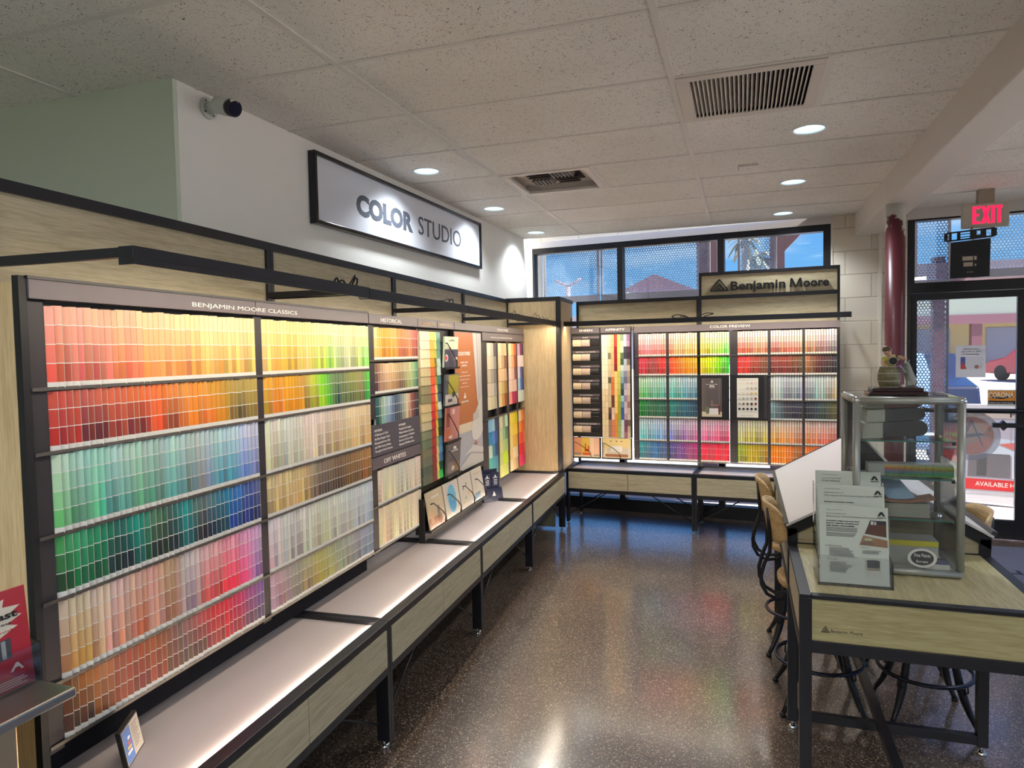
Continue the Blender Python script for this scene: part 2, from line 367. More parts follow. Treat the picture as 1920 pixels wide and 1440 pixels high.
struct(MB().box(-4.5, 5.5, -6, 7.0, -.05, 0).build('floor', FLOORM))
# drywall block above the left run with its return, set-back wall behind it
b = MB(WL); b.box(0, 4.75, 0, .12, 0, CH + .1); struct(b.build('wall_left', WPAINT))
GREEN = mat('pale_green_paint', (196, 206, 188), .6, bump=(55, .08))
struct(MB().box(-3.6, -2.192, 2.27, 2.39, 0, CH + .1).build('wall_return', GREEN))
struct(MB().box(-3.7, -3.6, -6, 2.39, 0, CH + .1).build('wall_far_left', GREEN))
struct(MB().box(-3.7, 4.6, -6.1, -6, 0, CH + .1).build('wall_behind', WPAINT))
struct(MB().box(4.5, 4.6, -6, 6.6, 0, .35).box(4.5, 4.6, -6, 6.6, 2.62, CH + .1).box(4.5, 4.6, -6, -5.6, .35, 2.62).box(4.5, 4.6, 6.1, 6.6, .35, 2.62).build('wall_right', WPAINT))
b = MB()  # unseen window band added on the right wall to brighten the ceiling
for k in range(9): b.box(4.51, 4.59, -5.6 + k * 1.4625 - .03, -5.6 + k * 1.4625 + .03, .35, 2.62)
b.box(4.51, 4.59, -5.6, 6.1, .35, .42); b.box(4.51, 4.59, -5.6, 6.1, 2.55, 2.62); o = struct(b.build('window_6', mat('dark_bronze_frame', (18, 18, 24), .4)))
g = MB().box(4.547, 4.553, -5.6, 6.1, .42, 2.55).build('pane', GLASS); g.parent = o
# ceiling beam
struct(MB().box(.924, 1.14, -6, 6.66, 2.565, CH + .05).build('trim_2', mat('beam_paint', (204, 196, 188), .6, bump=(40, .05)), bevel=.006))
# storefront masonry: pier, header, sill kerb, far part
b = MB(S)
b.box(2.93, 3.515, 0, .2, 0, CH + .4)
b.box(0, 2.93, 0, .2, 2.685, CH + .4); b.box(3.515, 7.2, .0, .2, 2.69, CH + .4); b.box(5.9, 7.2, 0, .2, 0, 2.69); b.box(-.3, .1, 0, .2, 0, CH + .4)
struct(b.build('wall_back', BLOCK))
b = MB(S); b.box(3.30, 3.325, -.012, 0, .08, 2.6); b.box(2.93, 2.945, -.006, .0, 0, 2.69); struct(b.build('trim_3', mat('white_trim', (216, 210, 198), .5)))
b = MB(S); b.box(0, 2.93, -.004, 0, 2.685, CH); b.box(3.515, 5.9, -.004, 0, 2.66, CH); struct(b.build('trim_4', mat('cream_trim', (206, 200, 196), .5)))
FRAME = mat('dark_bronze_frame', (18, 18, 24), .4)
def window(n, x0, x1, z0, z1, fl, fr, ft=.05, fb=.05, y=.03):
    b = MB(S); b.box(x0, x1, y - .03, y + .07, z1 - ft, z1); b.box(x0, x1, y - .03, y + .07, z0, z0 + fb)
    b.box(x0, x0 + fl, y - .03, y + .07, z0 + fb, z1 - ft); b.box(x1 - fr, x1, y - .03, y + .07, z0 + fb, z1 - ft)
    o = b.build(f'window_{n}', FRAME); struct(o)
    g = MB(S).box(x0 + fl, x1 - fr, y + .018, y + .024, z0 + fb, z1 - ft).build('pane', GLASS); g.parent = o; g.location = (0, 0, 0); g.rotation_euler = (0, 0, 0)
    return o
window(1, .1, 1.035, 0, 2.685, .02, .027, .058, .12)
window(2, 1.035, 1.998, 0, 2.685, .027, .029, .058, .12)
window(3, 1.998, 2.93, 0, 2.685, .029, .06, .058, .12)
window(4, 3.515, 4.40, 2.085, 2.69, .055, .04, .045, .045)
window(5, 4.40, 5.9, 0, 2.69, .04, .05, .045, .1)
# door
DR = thing('door_1', None, None, S, (3.515, 0, 0)); DR['kind'] = 'structure'
b = MB(S); b.box(3.515, 3.545, 0, .1, 0, 2.085); b.box(4.375, 4.40, 0, .1, 0, 2.085); b.box(3.545, 4.375, 0, .1, 2.045, 2.085); b.build('door_frame', FRAME, DR)
b = MB(S); b.box(3.548, 3.592, .02, .065, .01, 2.042); b.box(4.292, 4.372, .02, .065, .01, 2.042); b.box(3.592, 4.292, .02, .065, 1.985, 2.042); b.box(3.592, 4.292, .02, .065, .01, .165)
b.build('door_leaf', FRAME, DR, .002)
MB(S).box(3.592, 4.292, .04, .046, .165, 1.985).build('door_glass', GLASS, DR)
b = MB(S); b.tube([(3.60, -.03, 1.07), (4.33, -.03, 1.07)], .014, 10); b.box(3.6, 4.33, -.03, .02, 1.045, 1.06); b.lathe([(.0, 0), (.022, .0), (.022, .03), (0, .03)], 3.63, -.045, 12, zc=1.06)
b.build('push_bar', BLACK, DR)
b = MB(S); b.box(4.13, 4.33, -.02, .03, .93, .965); b.hexa([(4.165, -.03, .947), (4.2, -.03, .905), (4.2, .03, .905), (4.165, .03, .947)], [(4.2, -.03, .989), (4.235, -.03, .947), (4.235, .03, .947), (4.2, .03, .989)]); b.build('lock_handle', BLACK, DR)

# recessed lights
def downlight(x, y, label, real=True):
    t = thing('downlight', label, 'ceiling light', G, (x, y, CH), 'recessed ceiling lights')
    b = MB(); n = 28; r0, r1 = LR, LR + .016
    b.lathe([(r1, CH - .001), (r1 - .002, CH - .005), (r0, CH - .004), (r0 - .004, CH + .004)], x, y, n); b.f = b.f[:-2]; b.c = b.c[:-2]; b.sm = b.sm[:-2]; b.build('trim_ring', WHITE, t)
    b = MB(); b.lathe([(r0 - .004, CH + .003), (.066, CH + .03), (.064, CH + .045)], x, y, n); b.f = b.f[:-2]; b.c = b.c[:-2]; b.sm = b.sm[:-2]; b.build('reflector', REFL, t)
    b = MB(); b.lathe([(.0645, CH + .036), (.0645, CH + .040)], x, y, n); b.build('lens', LEDC, t)
    ld = D.lights.new('downlight_lamp', 'SPOT'); lo = D.objects.new('downlight_lamp', ld); COL.objects.link(lo); lo.location = (x, y, CH - .012)
    ld.energy = 24 if y > 2 and x < 0 else 40; ld.color = (.88, .94, 1); ld.spot_size = 2.3; ld.spot_blend = .6; ld.shadow_soft_size = .06
    return t
_lab = ['round recessed light nearest the wall sign, first of the left row', 'round recessed light above the far end of the wall sign', 'round recessed light in the corner by the windows and drywall',
        'round recessed light beside the large return grille', 'round recessed light between the other two beside the beam', 'round recessed light just in front of the shop sign window']
for i, (x, y) in enumerate(LIGHTS): downlight(x, y, _lab[i] if i < 6 else 'unseen round recessed light added out of view to fill the room')

FILLP = mat('fill_panel_diffuser', (240, 240, 236), .5, emit=(.94, .97, 1), es=12)  # unseen glowing panels added behind the camera as ambient fill
for x, y in ((-.888, -.35), (1.55, -.35), (-.888, -2.79), (1.55, -2.79)):
    t = thing('fill_panel', 'unseen flat panel added behind the camera to fill the room with light', 'ceiling light', G, (x, y, CH), 'added fill panels behind the camera')
    MB().box(x - .58, x + .58, y - .28, y + .28, CH - .012, CH - .006).build('diffuser', FILLP, t); MB().box(x - .6, x + .6, y - .3, y + .3, CH - .006, CH).build('pan', WHITE, t)
VW = mat('white_vent_enamel', (206, 198, 190), .45); DARK = mat('dark_duct', (38, 32, 32), .8)
x0, x1, y0, y1 = VENTS[0]
t = thing('return_grille', 'large square white return air grille with many slats in ceiling', 'vent', G, (x0, y0, CH))
b = MB(); f = .05
b.box(x0, x1, y0, y0 + f, CH - .008, CH); b.box(x0, x1, y1 - f, y1, CH - .008, CH); b.box(x0, x0 + f, y0 + f, y1 - f, CH - .008, CH); b.box(x1 - f, x1, y0 + f, y1 - f, CH - .008, CH); b.build('frame', VW, t, .002)
b = MB(); b.box(x0, x1, y0, y1, CH + .25, CH + .26); b.box(x0 - .005, x0, y0, y1, CH, CH + .25); b.box(x1, x1 + .005, y0, y1, CH, CH + .25); b.box(x0, x1, y0 - .005, y0, CH, CH + .25); b.box(x0, x1, y1, y1 + .005, CH, CH + .25)
for k in range(7): b.tube([(x0, y0 + .06 + k * .08, CH + .12), (x1, y0 + .09 + k * .08, CH + .13)], .006, 5)
b.build('duct', DARK, t)
b = MB(); n = 27
for k in range(n):
    x = x0 + f + (k + .5) * (x1 - x0 - 2 * f) / n; b.hexa([(x - .009, y0 + f, CH - .006), (x - .004, y0 + f, CH - .007), (x - .004, y1 - f, CH - .007), (x - .009, y1 - f, CH - .006)], [(x + .003, y0 + f, CH + .02), (x + .006, y0 + f, CH + .02), (x + .006, y1 - f, CH + .02), (x + .003, y1 - f, CH + .02)])
b.build('slats', VW, t)
x0, x1, y0, y1 = VENTS[1]
t = thing('supply_diffuser', 'square white supply air diffuser near the wall sign', 'vent', G, (x0, y0, CH)); f = .04
b = MB(); b.box(x0, x1, y0, y0 + f, CH - .008, CH + .01); b.box(x0, x1, y1 - f, y1, CH - .008, CH + .01); b.box(x0, x0 + f, y0 + f, y1 - f, CH - .008, CH + .01); b.box(x1 - f, x1, y0 + f, y1 - f, CH - .008, CH + .01)
b.box(x0, x1, y0, y1, CH + .055, CH + .06); b.box(x0, x1, y1 - .004, y1, CH, CH + .055); b.box(x0, x1, y0, y0 + .004, CH, CH + .055); b.box(x0, x0 + .004, y0, y1, CH, CH + .055); b.box(x1 - .004, x1, y0, y1, CH, CH + .055); b.build('pan', VW, t)
b = MB()
for qx in (0, 1):
    for qy in (0, 1):
        ax, ay = x0 + .13 + qx * .17, y0 + .12 + qy * .17
        if (qx + qy) % 2 == 0:
            for k in range(3): b.hexa([(ax, ay + k * .05, CH + .012), (ax + .15, ay + k * .05, CH + .012), (ax + .15, ay + k * .05 + .035, CH + .03), (ax, ay + k * .05 + .035, CH + .03)], [(ax, ay + k * .05, CH + .016), (ax + .15, ay + k * .05, CH + .016), (ax + .15, ay + k * .05 + .035, CH + .034), (ax, ay + k * .05 + .035, CH + .034)])
        else:
            for k in range(6): b.hexa([(ax + k * .025, ay, CH + .012), (ax + k * .025 + .004, ay, CH + .012), (ax + k * .025 + .004, ay + .14, CH + .012), (ax + k * .025, ay + .14, CH + .012)], [(ax + k * .025 + .016, ay, CH + .04), (ax + k * .025 + .02, ay, CH + .04), (ax + k * .025 + .02, ay + .14, CH + .04), (ax + k * .025 + .016, ay + .14, CH + .04)])
b.build('vanes', mat('grey_vane', (120, 112, 104), .5), t)
b = MB(); b.box(x0 + .12, x1 - .12, y0 + .11, y1 - .11, CH + .052, CH + .056); b.build('neck', DARK, t)
b = MB(); b.box(-.02, .095, 4.574, 4.582, CH - .012, CH - .001); b.box(-.024, -.018, 4.57, 4.586, CH - .03, CH - .001)
tag(b.build('ceiling_bracket', VW), 'small white metal bracket left hanging from ceiling tile', 'bracket')

# red column
b = MB(); b.tube([(.985, 5.3, 0), (.985, 5.3, 1.3), (.985, 5.3, CH)], .0615, 32); o = b.build('column', REDCOL); tag(o, 'chipped maroon steel column with white patch below the ceiling beam', 'column')

# ================================================================== DISPLAY RUNS
LU = [1.277, 2.457, 3.635, 4.812, 5.990]; KU = [0.0, 1.163, 2.325]
def counter(fr, x0, x1, dep, label, endpanel=None):
    t = thing('display_counter', label, 'counter', fr, ((x0 + x1) / 2, 0, 0), 'low counters under the colour displays')
    g = .001; a, c = x0 + g, x1 - g
    b = MB(fr); b.box(a, c, 0, .048, .500, .528); b.box(a, c, dep - .04, dep, .500, .528); b.box(a, a + .022, .048, dep - .04, .500, .528); b.box(c - .022, c, .048, dep - .04, .500, .528)
    b.box(a, c, 0, .03, .312, .342); b.box(a, c, dep - .04, dep - .01, .312, .342); b.box(a, a + .022, .03, dep - .04, .312, .342); b.box(c - .022, c, .03, dep - .04, .312, .342)
    b.box(a, a + .021, 0, .03, .342, .5); b.box(c - .021, c, 0, .03, .342, .5)
    b.build('frame', BLACK, t, .0015)
    MB(fr).box(a + .022, c - .022, .048, dep - .04, .498, .512).build('worktop', TOPG, t)
    MB(fr).box(a + .03, c - .03, .048, .053, .5125, .5175).build('led_strip', LEDW, t)
    m_ = (a + c) / 2
    for q0, q1 in ((a + .023, m_ - .002), (m_ + .002, c - .023)):
        b = MB(fr); b.box(q0, q1, -.002, .016, .345, .497); dr = b.build('drawer_front', WOODH, t, .001)
        q = MB(fr).box(q0 + .01, q1 - .01, .016, dep - .06, .35, .36).box(q0 + .01, q0 + .02, .016, dep - .06, .36, .48).box(q1 - .02, q1 - .01, .016, dep - .06, .36, .48).build('drawer_box', BLACK2, t); sub(q, dr)
    for lx in (a, c - .021):
        for ly in (0, dep - .08):
            b = MB(fr); b.box(lx, lx + .021, ly, ly + .055, .03, .312); lg = b.build('leg', BLACK, t, .001)
            sub(MB(fr).lathe([(.006, .012), (.006, .032)], lx + .0105, ly + .03, 8).lathe([(.014, 0), (.014, .006), (.007, .012)], lx + .0105, ly + .03, 12).build('levelling_foot', CHROME, t), lg)
    for sx, ex in ((a + .02, a + .38), (c - .02, c - .38)):
        for yy in (.04, dep - .05):
            MB(fr).tube([(sx, yy, .10), (ex, yy, .312)], .005, 6).build('brace', BLACK, t)
    ld = D.lights.new('counter_led', 'AREA'); lo = D.objects.new('counter_led', ld); COL.objects.link(lo); ld.shape = 'RECTANGLE'; ld.size = x1 - x0 - .06; ld.size_y = .006; ld.energy = 2.4; ld.color = (1, .88, .74)
    lo.location = fr.P(m_, .0545, .5195); dirv = fr.n * .45 + Vector((0, 0, -1.0)); lo.rotation_euler = dirv.to_track_quat('-Z', 'Y').to_euler()
    # orient long side along the run
    z = -dirv.normalized(); xx = fr.u; yy = z.cross(xx); lo.rotation_euler = Matrix((xx, yy, z)).transposed().to_euler()
    return t
CL = ['grey-topped counter nearest the camera, under the coral and orange strips', 'grey-topped counter under the Historical and Off Whites racks', 'grey-topped counter holding the navy brochure stand', 'grey-topped counter in the left corner under the Color Stories cards']
for i in range(4): counter(L, LU[i], LU[i + 1], .62, CL[i])
counter(K, KU[0], KU[1], .50, 'grey-topped window counter under the sheen samples, beside the corner')
counter(K, KU[1], KU[2], .50, 'grey-topped window counter under the shop sign, partly behind stools')

def surround(fr, x0, x1, d, z0, label, sign=False):
    t = thing('display_backframe', label, 'display frame', fr, ((x0 + x1) / 2, d, 0), 'black framed wood backs of the displays')
    g = .001; a, c = x0 + g, x1 - g; zt = 2.093
    for px in (a, c - .021): MB(fr).box(px, px + .021, d, d + .03, .53, (2.30 if sign else zt)).build('post', BLACK, t, .001)
    b = MB(fr); b.box(a + .021, c - .021, d, d + .03, 2.06, zt)
    if sign: b.box(a + .021, c - .021, d, d + .03, 2.272, 2.30)
    b.build('rail', BLACK, t, .001)
    MB(fr).box(a + .021, c - .021, d + .012, d + .026, z0, 2.06).build('wood_panel', WOODH, t)
    return t
SL = ['black framed wood back above the nearer strips, end nearest the camera', 'black framed wood back beneath the wall sign near end', 'black framed wood back above the Inspiration brochures', 'black framed wood back above Color Stories, next the corner partition']
for i in range(4): surround(L, LU[i], LU[i + 1], .5, .53, SL[i])
surround(K, KU[0], KU[1], .40, 1.80, 'black framed wood back above Sheen and Affinity, below the windows')
sg = surround(K, KU[1], KU[2], .40, 1.80, 'tall black framed wood back that carries the shop sign', True)
# shop sign board
t = thing('shop_sign', 'pale wood sign board reading Benjamin Moore with raised black triangle logo', 'sign', K, (KU[1] + .023, .40, 2.094))
MB(K).box(KU[1] + .023, KU[2] - .023, .408, .424, 2.094, 2.271).build('board', WOODH, t)
def trilogo(fr, cx, z0, h, wd, y0, y1, root, m, name='logo'):
    b = MB(fr)
    def T(w, zb, zt, c=cx): return [Vector((c - w / 2, 0, zb)), Vector((c, 0, zt)), Vector((c + w / 2, 0, zb))]
    def bar(p, q, th):
        dv = (q - p).normalized(); nn = Vector((-dv.z, 0, dv.x)) * th / 2
        b.prism([Vector((v.x, y0, v.z)) for v in (p - nn, p + nn, q + nn, q - nn)], (0, y1 - y0, 0))
    A = T(wd * .93, z0 + h * .05, z0 + h * .93); th = h * .1
    bar(A[0], A[1], th); bar(A[1], A[2], th); bar(A[0], A[2], th)
    B = T(wd * .52, z0 + h * .08, z0 + h * .5, cx - wd * .02); bar(B[0], B[1], th * .8); bar(B[1], B[2], th * .8)
    bar(Vector((cx + wd * .0, 0, z0 + h * .62)), Vector((cx + wd * .26, 0, z0 + h * .1)), th * .8)
    C = T(wd * .2, z0 + h * .08, z0 + h * .26, cx - wd * .02); bar(C[0], C[1], th * .7); bar(C[1], C[2], th * .7)
    return b.build(name, m, root)
LOGO = mat('raised_black_lettering', (20, 20, 24), .4)
trilogo(K, 1.342, 2.125, .115, .165, .393, .405, t, LOGO)
text('Benjamin', 1.44, .400, 2.131, .105, LOGO, t, width=.455, height=.105, ext=.005, bold=.0022)
_b = MB(K)
def _bar(p, q, th): _b.prism([(p[0] - th, .395, p[1]), (p[0] + th, .395, p[1]), (q[0] + th, .395, q[1]), (q[0] - th, .395, q[1])], (0, .011, 0))
_bar((1.935, 2.131), (1.943, 2.209), .0075); _bar((2.022, 2.131), (2.014, 2.209), .0075); _bar((1.978, 2.131), (1.943, 2.209), .0075); _bar((1.979, 2.131), (2.014, 2.209), .0075)
_b.build('lettering', LOGO, t)
text('oore', 2.038, .400, 2.131, .105, LOGO, t, width=.20, ext=.005, bold=.0022)
# corner partition
t = thing('corner_partition', 'pale wood partition with black posts closing the corner of the displays', 'partition', L, (5.995, .03, 0))
b = MB(L); b.box(5.992, 6.03, .02, .062, .03, 2.105); b.box(5.992, 6.03, .062, .53, 2.07, 2.105); b.box(5.992, 6.03, .062, .6, .50, .53); b.build('frame', BLACK, t, .0015)
MB(L).box(6.0, 6.02, .062, .53, .53, 2.07).build('wood_panel', WOODV, t)
MB(L).box(6.0, 6.02, .1, .6, .02, .5).build('lower_panel', mat('grey_green_panel', (128, 126, 108), .5), t)
b = MB(L); b.box(6.03, 6.60, .02, .06, 2.07, 2.105); b.box(6.03, 6.60, .02, .06, .50, .53); b.build('side_rail', BLACK, t, .0015)
MB(L).box(6.03, 6.60, .03, .05, .53, 2.07).build('side_panel', WOODV, t)
b = MB(L); b.box(6.53, 6.545, .022, .03, 1.9, 1.935); b.build('outlet', BLACK2, t)
# near end panel of the left run
t = thing('end_panel', 'tall pale wood end panel beside the nearest strips, behind red brochure', 'panel', L, (1.25, .39, 0))
MB(L).box(1.243, 1.262, .385, .80, 0, 1.812).build('board', WOODV, t)
MB(L).box(1.243, 1.264, .363, .384, .53, 1.828).build('edge_trim', BLACK2, t)

# light bars
def lightbar(fr, x0, x1, d0, dback, z, label, watts, tgt, shift=0, endL=False):
    t = thing('light_bar', label, 'light bar', fr, ((x0 + x1) / 2, d0, z), 'slim black light bars over the displays')
    b = MB(fr); b.box(x0, x1, d0, d0 + .045, z - .028, z); b.build('housing', BLACK, t, .001)
    MB(fr).box(x0 + .01, x1 - .01, d0 + .012, d0 + .030, z - .0335, z - .0285).build('led_strip', LEDW, t)
    MB(fr).box(x0, x1, d0, d0 + .004, z - .044, z - .028).box(x0, x0 + .006, d0 + .004, d0 + .045, z - .044, z - .028).box(x1 - .006, x1, d0 + .004, d0 + .045, z - .044, z - .028).build('lip', BLACK, t)
    for ax in ((x0 + .002, x0 + .022), (x1 - .022, x1 - .002)): MB(fr).box(ax[0], ax[1], d0 + .045, dback, z - .026, z - .002).build('arm', BLACK, t, .001)
    ld = D.lights.new('display_led', 'AREA'); lo = D.objects.new('display_led', ld); COL.objects.link(lo); ld.shape = 'RECTANGLE'; ld.size = x1 - x0 - .04; ld.size_y = .02; ld.energy = watts; ld.color = (1, .87, .70)
    lo.location = fr.P((x0 + x1) / 2, d0 + .03, z - .04); dv = (fr.n * tgt[0] + Vector((0, 0, tgt[1]))).normalized(); zz = -dv; xx = fr.u; yy = zz.cross(xx); lo.rotation_euler = Matrix((xx, yy, zz)).transposed().to_euler()
    return t
BL = ['black light bar nearest the camera, its end rail reaching out over the strips', 'black light bar below the wall sign with a coiled cable on top', 'black light bar between the sign and the Color Stories cards', 'black light bar running into the corner partition']
for i in range(4):
    lightbar(L, LU[i] + .002, LU[i + 1] - .002, .045, .5, 1.886 - .003 * (i > 0), BL[i], 3.1, (.35, -1))
lightbar(K, KU[0] - .02, KU[1] - .001, 0.0, .40, 1.886, 'black light bar over Sheen and Affinity by the window', 3.9, (.35, -1))
lightbar(K, KU[1] + .001, KU[2] + .06, 0.0, .40, 1.886, 'black light bar under the shop sign, its end overhanging the block wall', 3.9, (.35, -1))
# side light bar rail at the near end
CABLE = mat('black_cable', (14, 14, 16), .45)
def cable(fr, pts, label, r=.0035):
    # smooth through points
    P = [Vector(p) for p in pts]; out = []
    for i in range(len(P) - 1):
        p0, p1, p2, p3 = P[max(i - 1, 0)], P[i], P[i + 1], P[min(i + 2, len(P) - 1)]
        for k in range(6):
            u = k / 6; out.append(.5 * ((2 * p1) + (p2 - p0) * u + (2 * p0 - 5 * p1 + 4 * p2 - p3) * u * u + (3 * p1 - p0 - 3 * p2 + p3) * u ** 3))
    out.append(P[-1]); b = MB(fr).tube(out, r, 6); return tag(b.build('cable', CABLE, base=pts[0]), label, 'cable', 'loose cables on the light bars')
cable(L, [(2.23, .07, 1.8895), (2.25, .07, 1.905), (2.28, .08, 1.895), (2.31, .08, 1.902), (2.335, .08, 1.8895), (2.36, .08, 1.892), (2.40, .08, 1.925), (2.415, .085, 1.93), (2.40, .085, 1.905), (2.385, .08, 1.895), (2.41, .08, 1.92), (2.425, .08, 1.915), (2.415, .08, 1.8895)], 'knotted black cable on the light bar nearest the wall sign')
cable(L, [(3.25, .07, 1.887), (3.33, .07, 1.892), (3.40, .08, 1.906), (3.45, .08, 1.903), (3.42, .08, 1.895), (3.47, .08, 1.911), (3.485, .08, 1.895), (3.47, .08, 1.887)], 'looped black cable with plug on the second light bar', .003)
cable(L, [(4.60, .07, 1.887), (4.68, .07, 1.91), (4.74, .08, 1.895), (4.80, .08, 1.892), (4.88, .08, 1.889)], 'thin black cable arching over the joint of the far light bars', .002)
cable(L, [(5.18, .07, 1.887), (5.28, .07, 1.925), (5.35, .08, 1.9), (5.42, .08, 1.914), (5.48, .08, 1.893), (5.56, .08, 1.91), (5.62, .08, 1.892), (5.72, .08, 1.905), (5.78, .08, 1.887)], 'wavy black cable on the light bar by the corner partition', .002)
cable(K, [(1.0, .02, 1.889), (.98, .03, 1.9), (1.02, .03, 1.913), (1.08, .03, 1.905), (1.10, .03, 1.893), (1.05, .03, 1.899), (1.12, .03, 1.8895)], 'coiled black cable above Affinity on the back light bar', .004)
cable(K, [(1.20, .02, 1.889), (1.24, .02, 1.907), (1.28, .02, 1.917), (1.33, .02, 1.911), (1.30, .02, 1.903), (1.25, .02, 1.889)], 'short black cable under the shop sign on the light bar', .004)

# ================================================================== RACKS AND CHIPS
RZ = [1.765, 1.545, 1.380, 1.165, .995, .780, .620]
KZ = [1.768, 1.555, 1.377, 1.157, .985, .772, .596]
def rack(fr, x0, x1, d, zt, zb, posts, rails, label, hdrs, name='display_rack', group=None, hdepth=.03, backbottom=None):
    t = thing(name, label, 'rack', fr, (x0, d, zb), group)
    MB(fr).box(x0, x1, d + .028, d + .04, backbottom or zb, 1.80).build('back_panel', BLACK2, t)
    for p0, p1, z0, z1 in posts: MB(fr).box(p0, p1, d - .004, d + .028, z0, z1).build('post', RACK, t)
    for r0, r1, z in rails:
        b = MB(fr); b.box(r0, r1, d - .010, d + .028, z - .006, z - .002); b.box(r0, r1, d - .012, d - .010, z - .006, z + .003); b.build('shelf_rail', RAILM, t)
    for h in hdrs:
        h0, h1, z0, z1 = h[:4]; o = MB(fr).box(h0 + .0015, h1 - .0015, d - .014, d + .028, z0, z1).build('header', TAUPE, t, .001)
        for tx in h[4:]:
            s_, tx0, tx1, tz, th = tx[:5]; text(s_, tx0, d - .0145, tz, th * 1.4, tx[5] if len(tx) > 5 else LETW, o, width=tx1 - tx0, height=th, ext=.0008, bold=tx[6] if len(tx) > 6 else .0)
    return t
d = .372
rack(L, 1.262, 3.036, d, 1.83, .60, [(1.264, 1.309, .6, 1.765), (2.150, 2.197, .6, 1.765)], [(1.264, 3.036, z) for z in RZ[1:]],
     'long charcoal rack holding the Benjamin Moore Classics paint strips', [(1.264, 2.155, 1.772, 1.821), (2.155, 3.036, 1.772, 1.821)], backbottom=.6)
_r = ROOTS[-1]; MB(L).box(1.266, 3.034, .405, .412, .53, .6).build('shade_strip', mat('dark_shade_strip', (22, 23, 28), .95, spec=.05), _r); text('BENJAMIN MOORE CLASSICS', 1.827, d - .0145, 1.785, .026, LETW, _r, width=.595, height=.0185, ext=.0008, bold=.0002)  # dark strip put in for the shade between rack and counter
MB(L).box(1.262, 3.036, d - .016, d + .03, 1.8215, 1.829).build('header_cap', BLACK, _r)
rack(L, 3.04, 3.632, d, 1.83, .60, [(3.042, 3.104, 1.29, 1.765), (3.042, 3.104, .6, 1.04)], [(3.042, 3.632, z) for z in (1.587, 1.414, 1.24)] + [(3.042, 3.632, z) for z in (.842, .62)],
     'charcoal rack headed Historical above Off Whites', [(3.04, 3.632, 1.772, 1.821, ('HISTORICAL', 3.167, 3.414, 1.784, .02)), (3.04, 3.632, 1.035, 1.095, ('OFF WHITES', 3.161, 3.425, 1.052, .024))])
_r = ROOTS[-1]; o = MB(L).box(3.042, 3.63, d - .014, d + .02, 1.10, 1.258).build('info_panel', mat('slate_info_panel', (78, 74, 84), .5), _r)
for i, s_ in enumerate(['HISTORICAL', 'A Selection of 174 of', 'the Most Popular Colors', 'Documented From 18th', 'and 19th-Century Homes', 'Throughout North America.']):
    text(s_, 3.065, d - .015, 1.225 - i * .021, .0165, LETW, o, ext=.0003, width=(.085, .15, .17, .17, .18, .2)[i])
for i, s_ in enumerate(['OFF WHITES', 'Versatile Yet Complex,', 'Whites Enhance Any Style', 'Contemporary to Traditional', 'Here Are 152 of our Most', 'Requested Off-White Colors.']):
    text(s_, 3.345, d - .015, 1.225 - i * .021, .0165, LETW, o, ext=.0003, width=(.085, .16, .19, .2, .18, .2)[i])
rack(L, 3.634, 4.222, d, 1.83, .82, [(3.634, 3.645, .82, 1.765)], [], 'black rack headed Williamsburg and Inspiration with fanned cards and brochures',
     [(3.634, 3.931, 1.772, 1.821, ('WILLIAMSBURG', 3.648, 3.885, 1.786, .017, mat('gold_lettering', (205, 175, 130), .5))), (3.935, 4.222, 1.772, 1.821, ('INSPIRATION', 3.945, 4.17, 1.788, .017, mat('tan_lettering', (222, 198, 168), .5)))])
# Color Stories boards (rack)
rack(L, 4.226, 5.975, d, 1.83, .60, [(4.80, 4.93, 1.115, 1.70), (5.15, 5.213, 1.115, 1.70), (5.437, 5.507, 1.115, 1.70), (5.737, 5.79, 1.115, 1.70), (4.80, 4.93, .6, 1.1), (5.15, 5.213, .6, 1.1), (5.437, 5.507, .6, 1.1), (5.737, 5.79, .6, 1.1)], [(4.80, 5.975, 1.11)],
     'wide charcoal rack headed Color Stories in the left corner', [(4.226, 5.975, 1.772, 1.821, ('COLOR STORIES', 5.167, 5.481, 1.787, .018)), (4.80, 5.975, 1.705, 1.768, ('INTRODUCING 240 FULL SPECTRUM COLORS WITH RICHNESS', 5.0, 5.6, 1.728, .008))])

